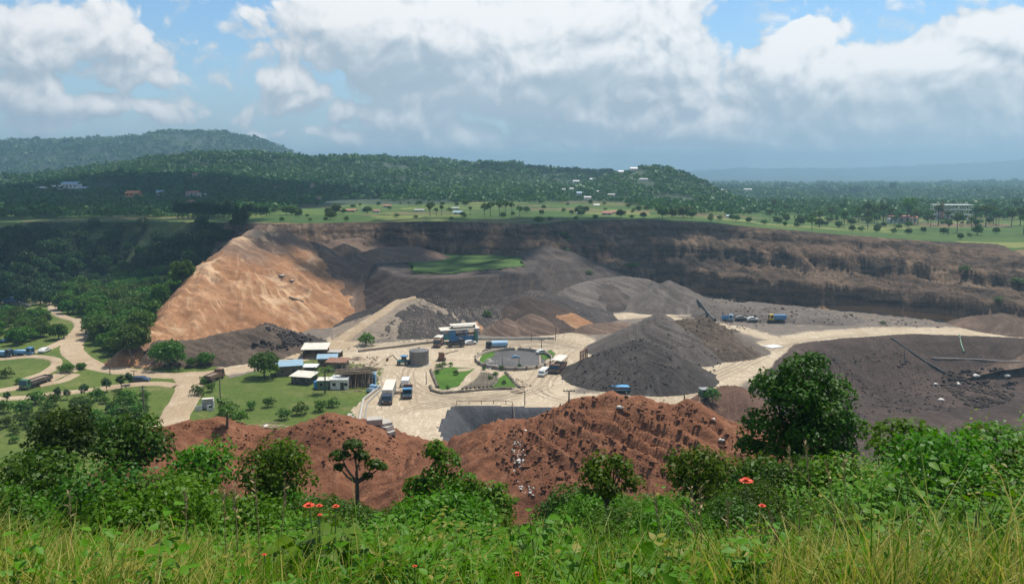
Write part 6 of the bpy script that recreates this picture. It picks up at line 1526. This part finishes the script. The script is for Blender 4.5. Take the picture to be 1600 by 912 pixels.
    def blobs(items):
        acc = None
        for px, py, rx, ry, k in items:
            a, e = A(px, py); q = nt.vmath('MULTIPLY', nt.vmath('SUBTRACT', pw, (a, e, 0)), (FPX / rx, FPX / ry, 0))
            v = nt.math('MULTIPLY', nt.ramp(nt.math('SUBTRACT', 1.0, nt.vmath('DOT_PRODUCT', q, q), clamp=True), 0, 1), k); acc = v if acc is None else nt.math('MAXIMUM', acc, v)
        return acc
    shade = blobs([(625,128,125,26,.8),(900,140,95,34,.95),(830,196,120,26,.9),(1270,188,150,32,.8),(1540,180,190,60,.6),(1420,150,120,40,.35),(560,95,100,40,.3),(100,105,120,24,.35),(720,185,80,26,.6),(1560,235,150,26,.7),(80,175,100,14,.3)])
    glow = blobs([(720,20,300,75,1.0),(900,60,200,80,.7),(1250,70,70,50,1.1),(1225,105,60,45,.9),(1430,85,110,30,.8),(1570,48,70,26,.9),(120,35,100,36,.45),(445,125,70,30,.4),(760,125,80,40,.5)])
    lit = nt.math('ADD', nt.math('SUBTRACT', nt.math('MULTIPLY', lit, .72), .02), nt.math('MULTIPLY', glow, .42))
    c = nt.mix(nt.ramp(lit, .0, 1.05), (.325,.395,.46), (.68,.69,.70))
    c = nt.mix(nt.math('MULTIPLY', shade, .75), c, (.29,.375,.44))
    # thin veil that thickens towards the horizon
    veil = nt.math('MULTIPLY', nt.ramp(el, .20, .0), nt.ramp(nt.noise(P0, 7, 6, .6), .3, .7, .6, 1.0))
    wisp = nt.noise(nt.vmath('MULTIPLY', P0, (.6, 1.5, 1)), 6, 7, .62, .5)
    veil = nt.math('MAXIMUM', veil, nt.ramp(wisp, .50, .75, 0, .7))
    bv = nt.new('ShaderNodeBackground'); bv.inputs[0].default_value = (.31,.405,.48,1); bv.inputs[1].default_value = 1
    m0 = nt.new('ShaderNodeMixShader'); nt.l.new(veil, m0.inputs[0]); nt.l.new(bg.outputs[0], m0.inputs[1]); nt.l.new(bv.outputs[0], m0.inputs[2])
    bc = nt.new('ShaderNodeBackground'); nt.l.new(c, bc.inputs[0]); bc.inputs[1].default_value = 1
    m1 = nt.new('ShaderNodeMixShader'); nt.l.new(nt.math('MULTIPLY', alpha, nt.ramp(el, -.01, .035, .0, 1)), m1.inputs[0]); nt.l.new(m0.outputs[0], m1.inputs[1]); nt.l.new(bc.outputs[0], m1.inputs[2])
    nt.l.new(m1.outputs[0], out.inputs[0])
    w.cycles.sampling_method = 'MANUAL'; w.cycles.sample_map_resolution = 512
build_world()

def build_haze():
    x0, x1, y0, y1, z0, z1 = -9000, 9000, -150, 9800, -45, 200
    V = [(x, y, z) for z in (z0, z1) for x, y in ((x0, y0), (x1, y0), (x1, y1), (x0, y1))]
    F = [(0,3,2,1),(4,5,6,7),(0,1,5,4),(1,2,6,5),(2,3,7,6),(3,0,4,7)]
    m = bpy.data.materials.new('haze'); m.use_nodes = True; nt = NT(m.node_tree); nt.n.clear()
    out = nt.new('ShaderNodeOutputMaterial'); v = nt.new('ShaderNodeVolumePrincipled')
    v.inputs['Color'].default_value = (.40, .64, .80, 1); v.inputs['Density'].default_value = HAZE
    v.inputs['Anisotropy'].default_value = .25
    nt.l.new(v.outputs[0], out.inputs['Volume'])
    tag(link('haze', mk_mesh('haze', V, np.array(F), m)), kind='stuff')
HAZE = .00025
build_haze()

def build_clouds():
    """drifting cumulus high above, beyond the top of the picture; they throw the cloud shadows on the land"""
    rng = np.random.default_rng(5)
    ico = bmesh.new(); bmesh.ops.create_icosphere(ico, subdivisions=2, radius=1)
    bv = np.array([v.co[:] for v in ico.verts]); bf = np.array([[v.index for v in f.verts] for f in ico.faces]); ico.free()
    ALT = 900.0
    VV, FF, n = [], [], 0
    #  ground x, y, radius x, radius y, z of the ground, amount
    for gx, gy, rx, ry, gz, k in CLOUD_SHADOWS:
        cx = gx + SUNV.x / SUNV.z * (ALT - gz); cy = gy + SUNV.y / SUNV.z * (ALT - gz)
        for i in range(int(k)):
            a = rng.random() * 2 * PI; r = rng.random() ** .6
            s = (.10 + .16 * rng.random()) * min(rx, ry) * (1.25 - .6 * r)
            q = bv * (1 + .18 * rng.standard_normal((len(bv), 1)) * .6) * np.array([s * 1.2, s * 1.2, s * .6])
            VV.append(q + np.array([cx + math.cos(a) * r * rx, cy + math.sin(a) * r * ry, ALT + rng.random() * s])); FF.append(bf + n); n += len(bv)
    m = plain('cloud_white', (.85, .86, .88), 1, var=.02, scale=.01, dirt=(.8, .82, .85))
    tag(link('clouds', mk_mesh('clouds', np.concatenate(VV), np.concatenate(FF), m, True)), kind='stuff')
CLOUD_SHADOWS = [(-100,372,48,20,25,60),(-20,352,40,16,12,40),(-300,430,170,70,10,75),(-420,800,330,130,60,300),(-390,640,260,110,40,260),(-230,790,110,60,50,90),(-300,505,150,36,31,110),(15,440,95,42,20,130),(-45,385,45,28,10,55),(-75,385,40,22,20,50),
                 (-40,75,32,50,25,90),(-250,1350,160,70,80,60),(150,1250,190,110,90,150),(30,1180,130,60,80,70),(300,980,110,50,60,60),(380,1700,500,120,30,120),(-200,2480,150,120,150,80)]
build_clouds()

cam = bpy.data.cameras.new('camera'); co = bpy.data.objects.new('camera', cam); COL.objects.link(co)
cam.sensor_width = 36; cam.lens = FPX / 1600 * 36; cam.clip_start = .1; cam.clip_end = 30000
co.location = (0, 0, CZ); co.rotation_euler = (PI / 2 - TH, 0, 0); scene.camera = co

scene.view_settings.view_transform = 'Standard'; scene.view_settings.look = 'None'
scene.view_settings.exposure = .55; scene.view_settings.gamma = 1; scene.view_settings.use_curve_mapping = False
scene.render.engine = 'CYCLES'
cy = scene.cycles
cy.use_denoising = True; cy.max_bounces = 6; cy.diffuse_bounces = 2; cy.glossy_bounces = 2; cy.transmission_bounces = 2
cy.volume_bounces = 0; cy.transparent_max_bounces = 4; cy.use_adaptive_sampling = True; cy.adaptive_threshold = .01
cy.caustics_reflective = False; cy.caustics_refractive = False; cy.sample_clamp_indirect = 6
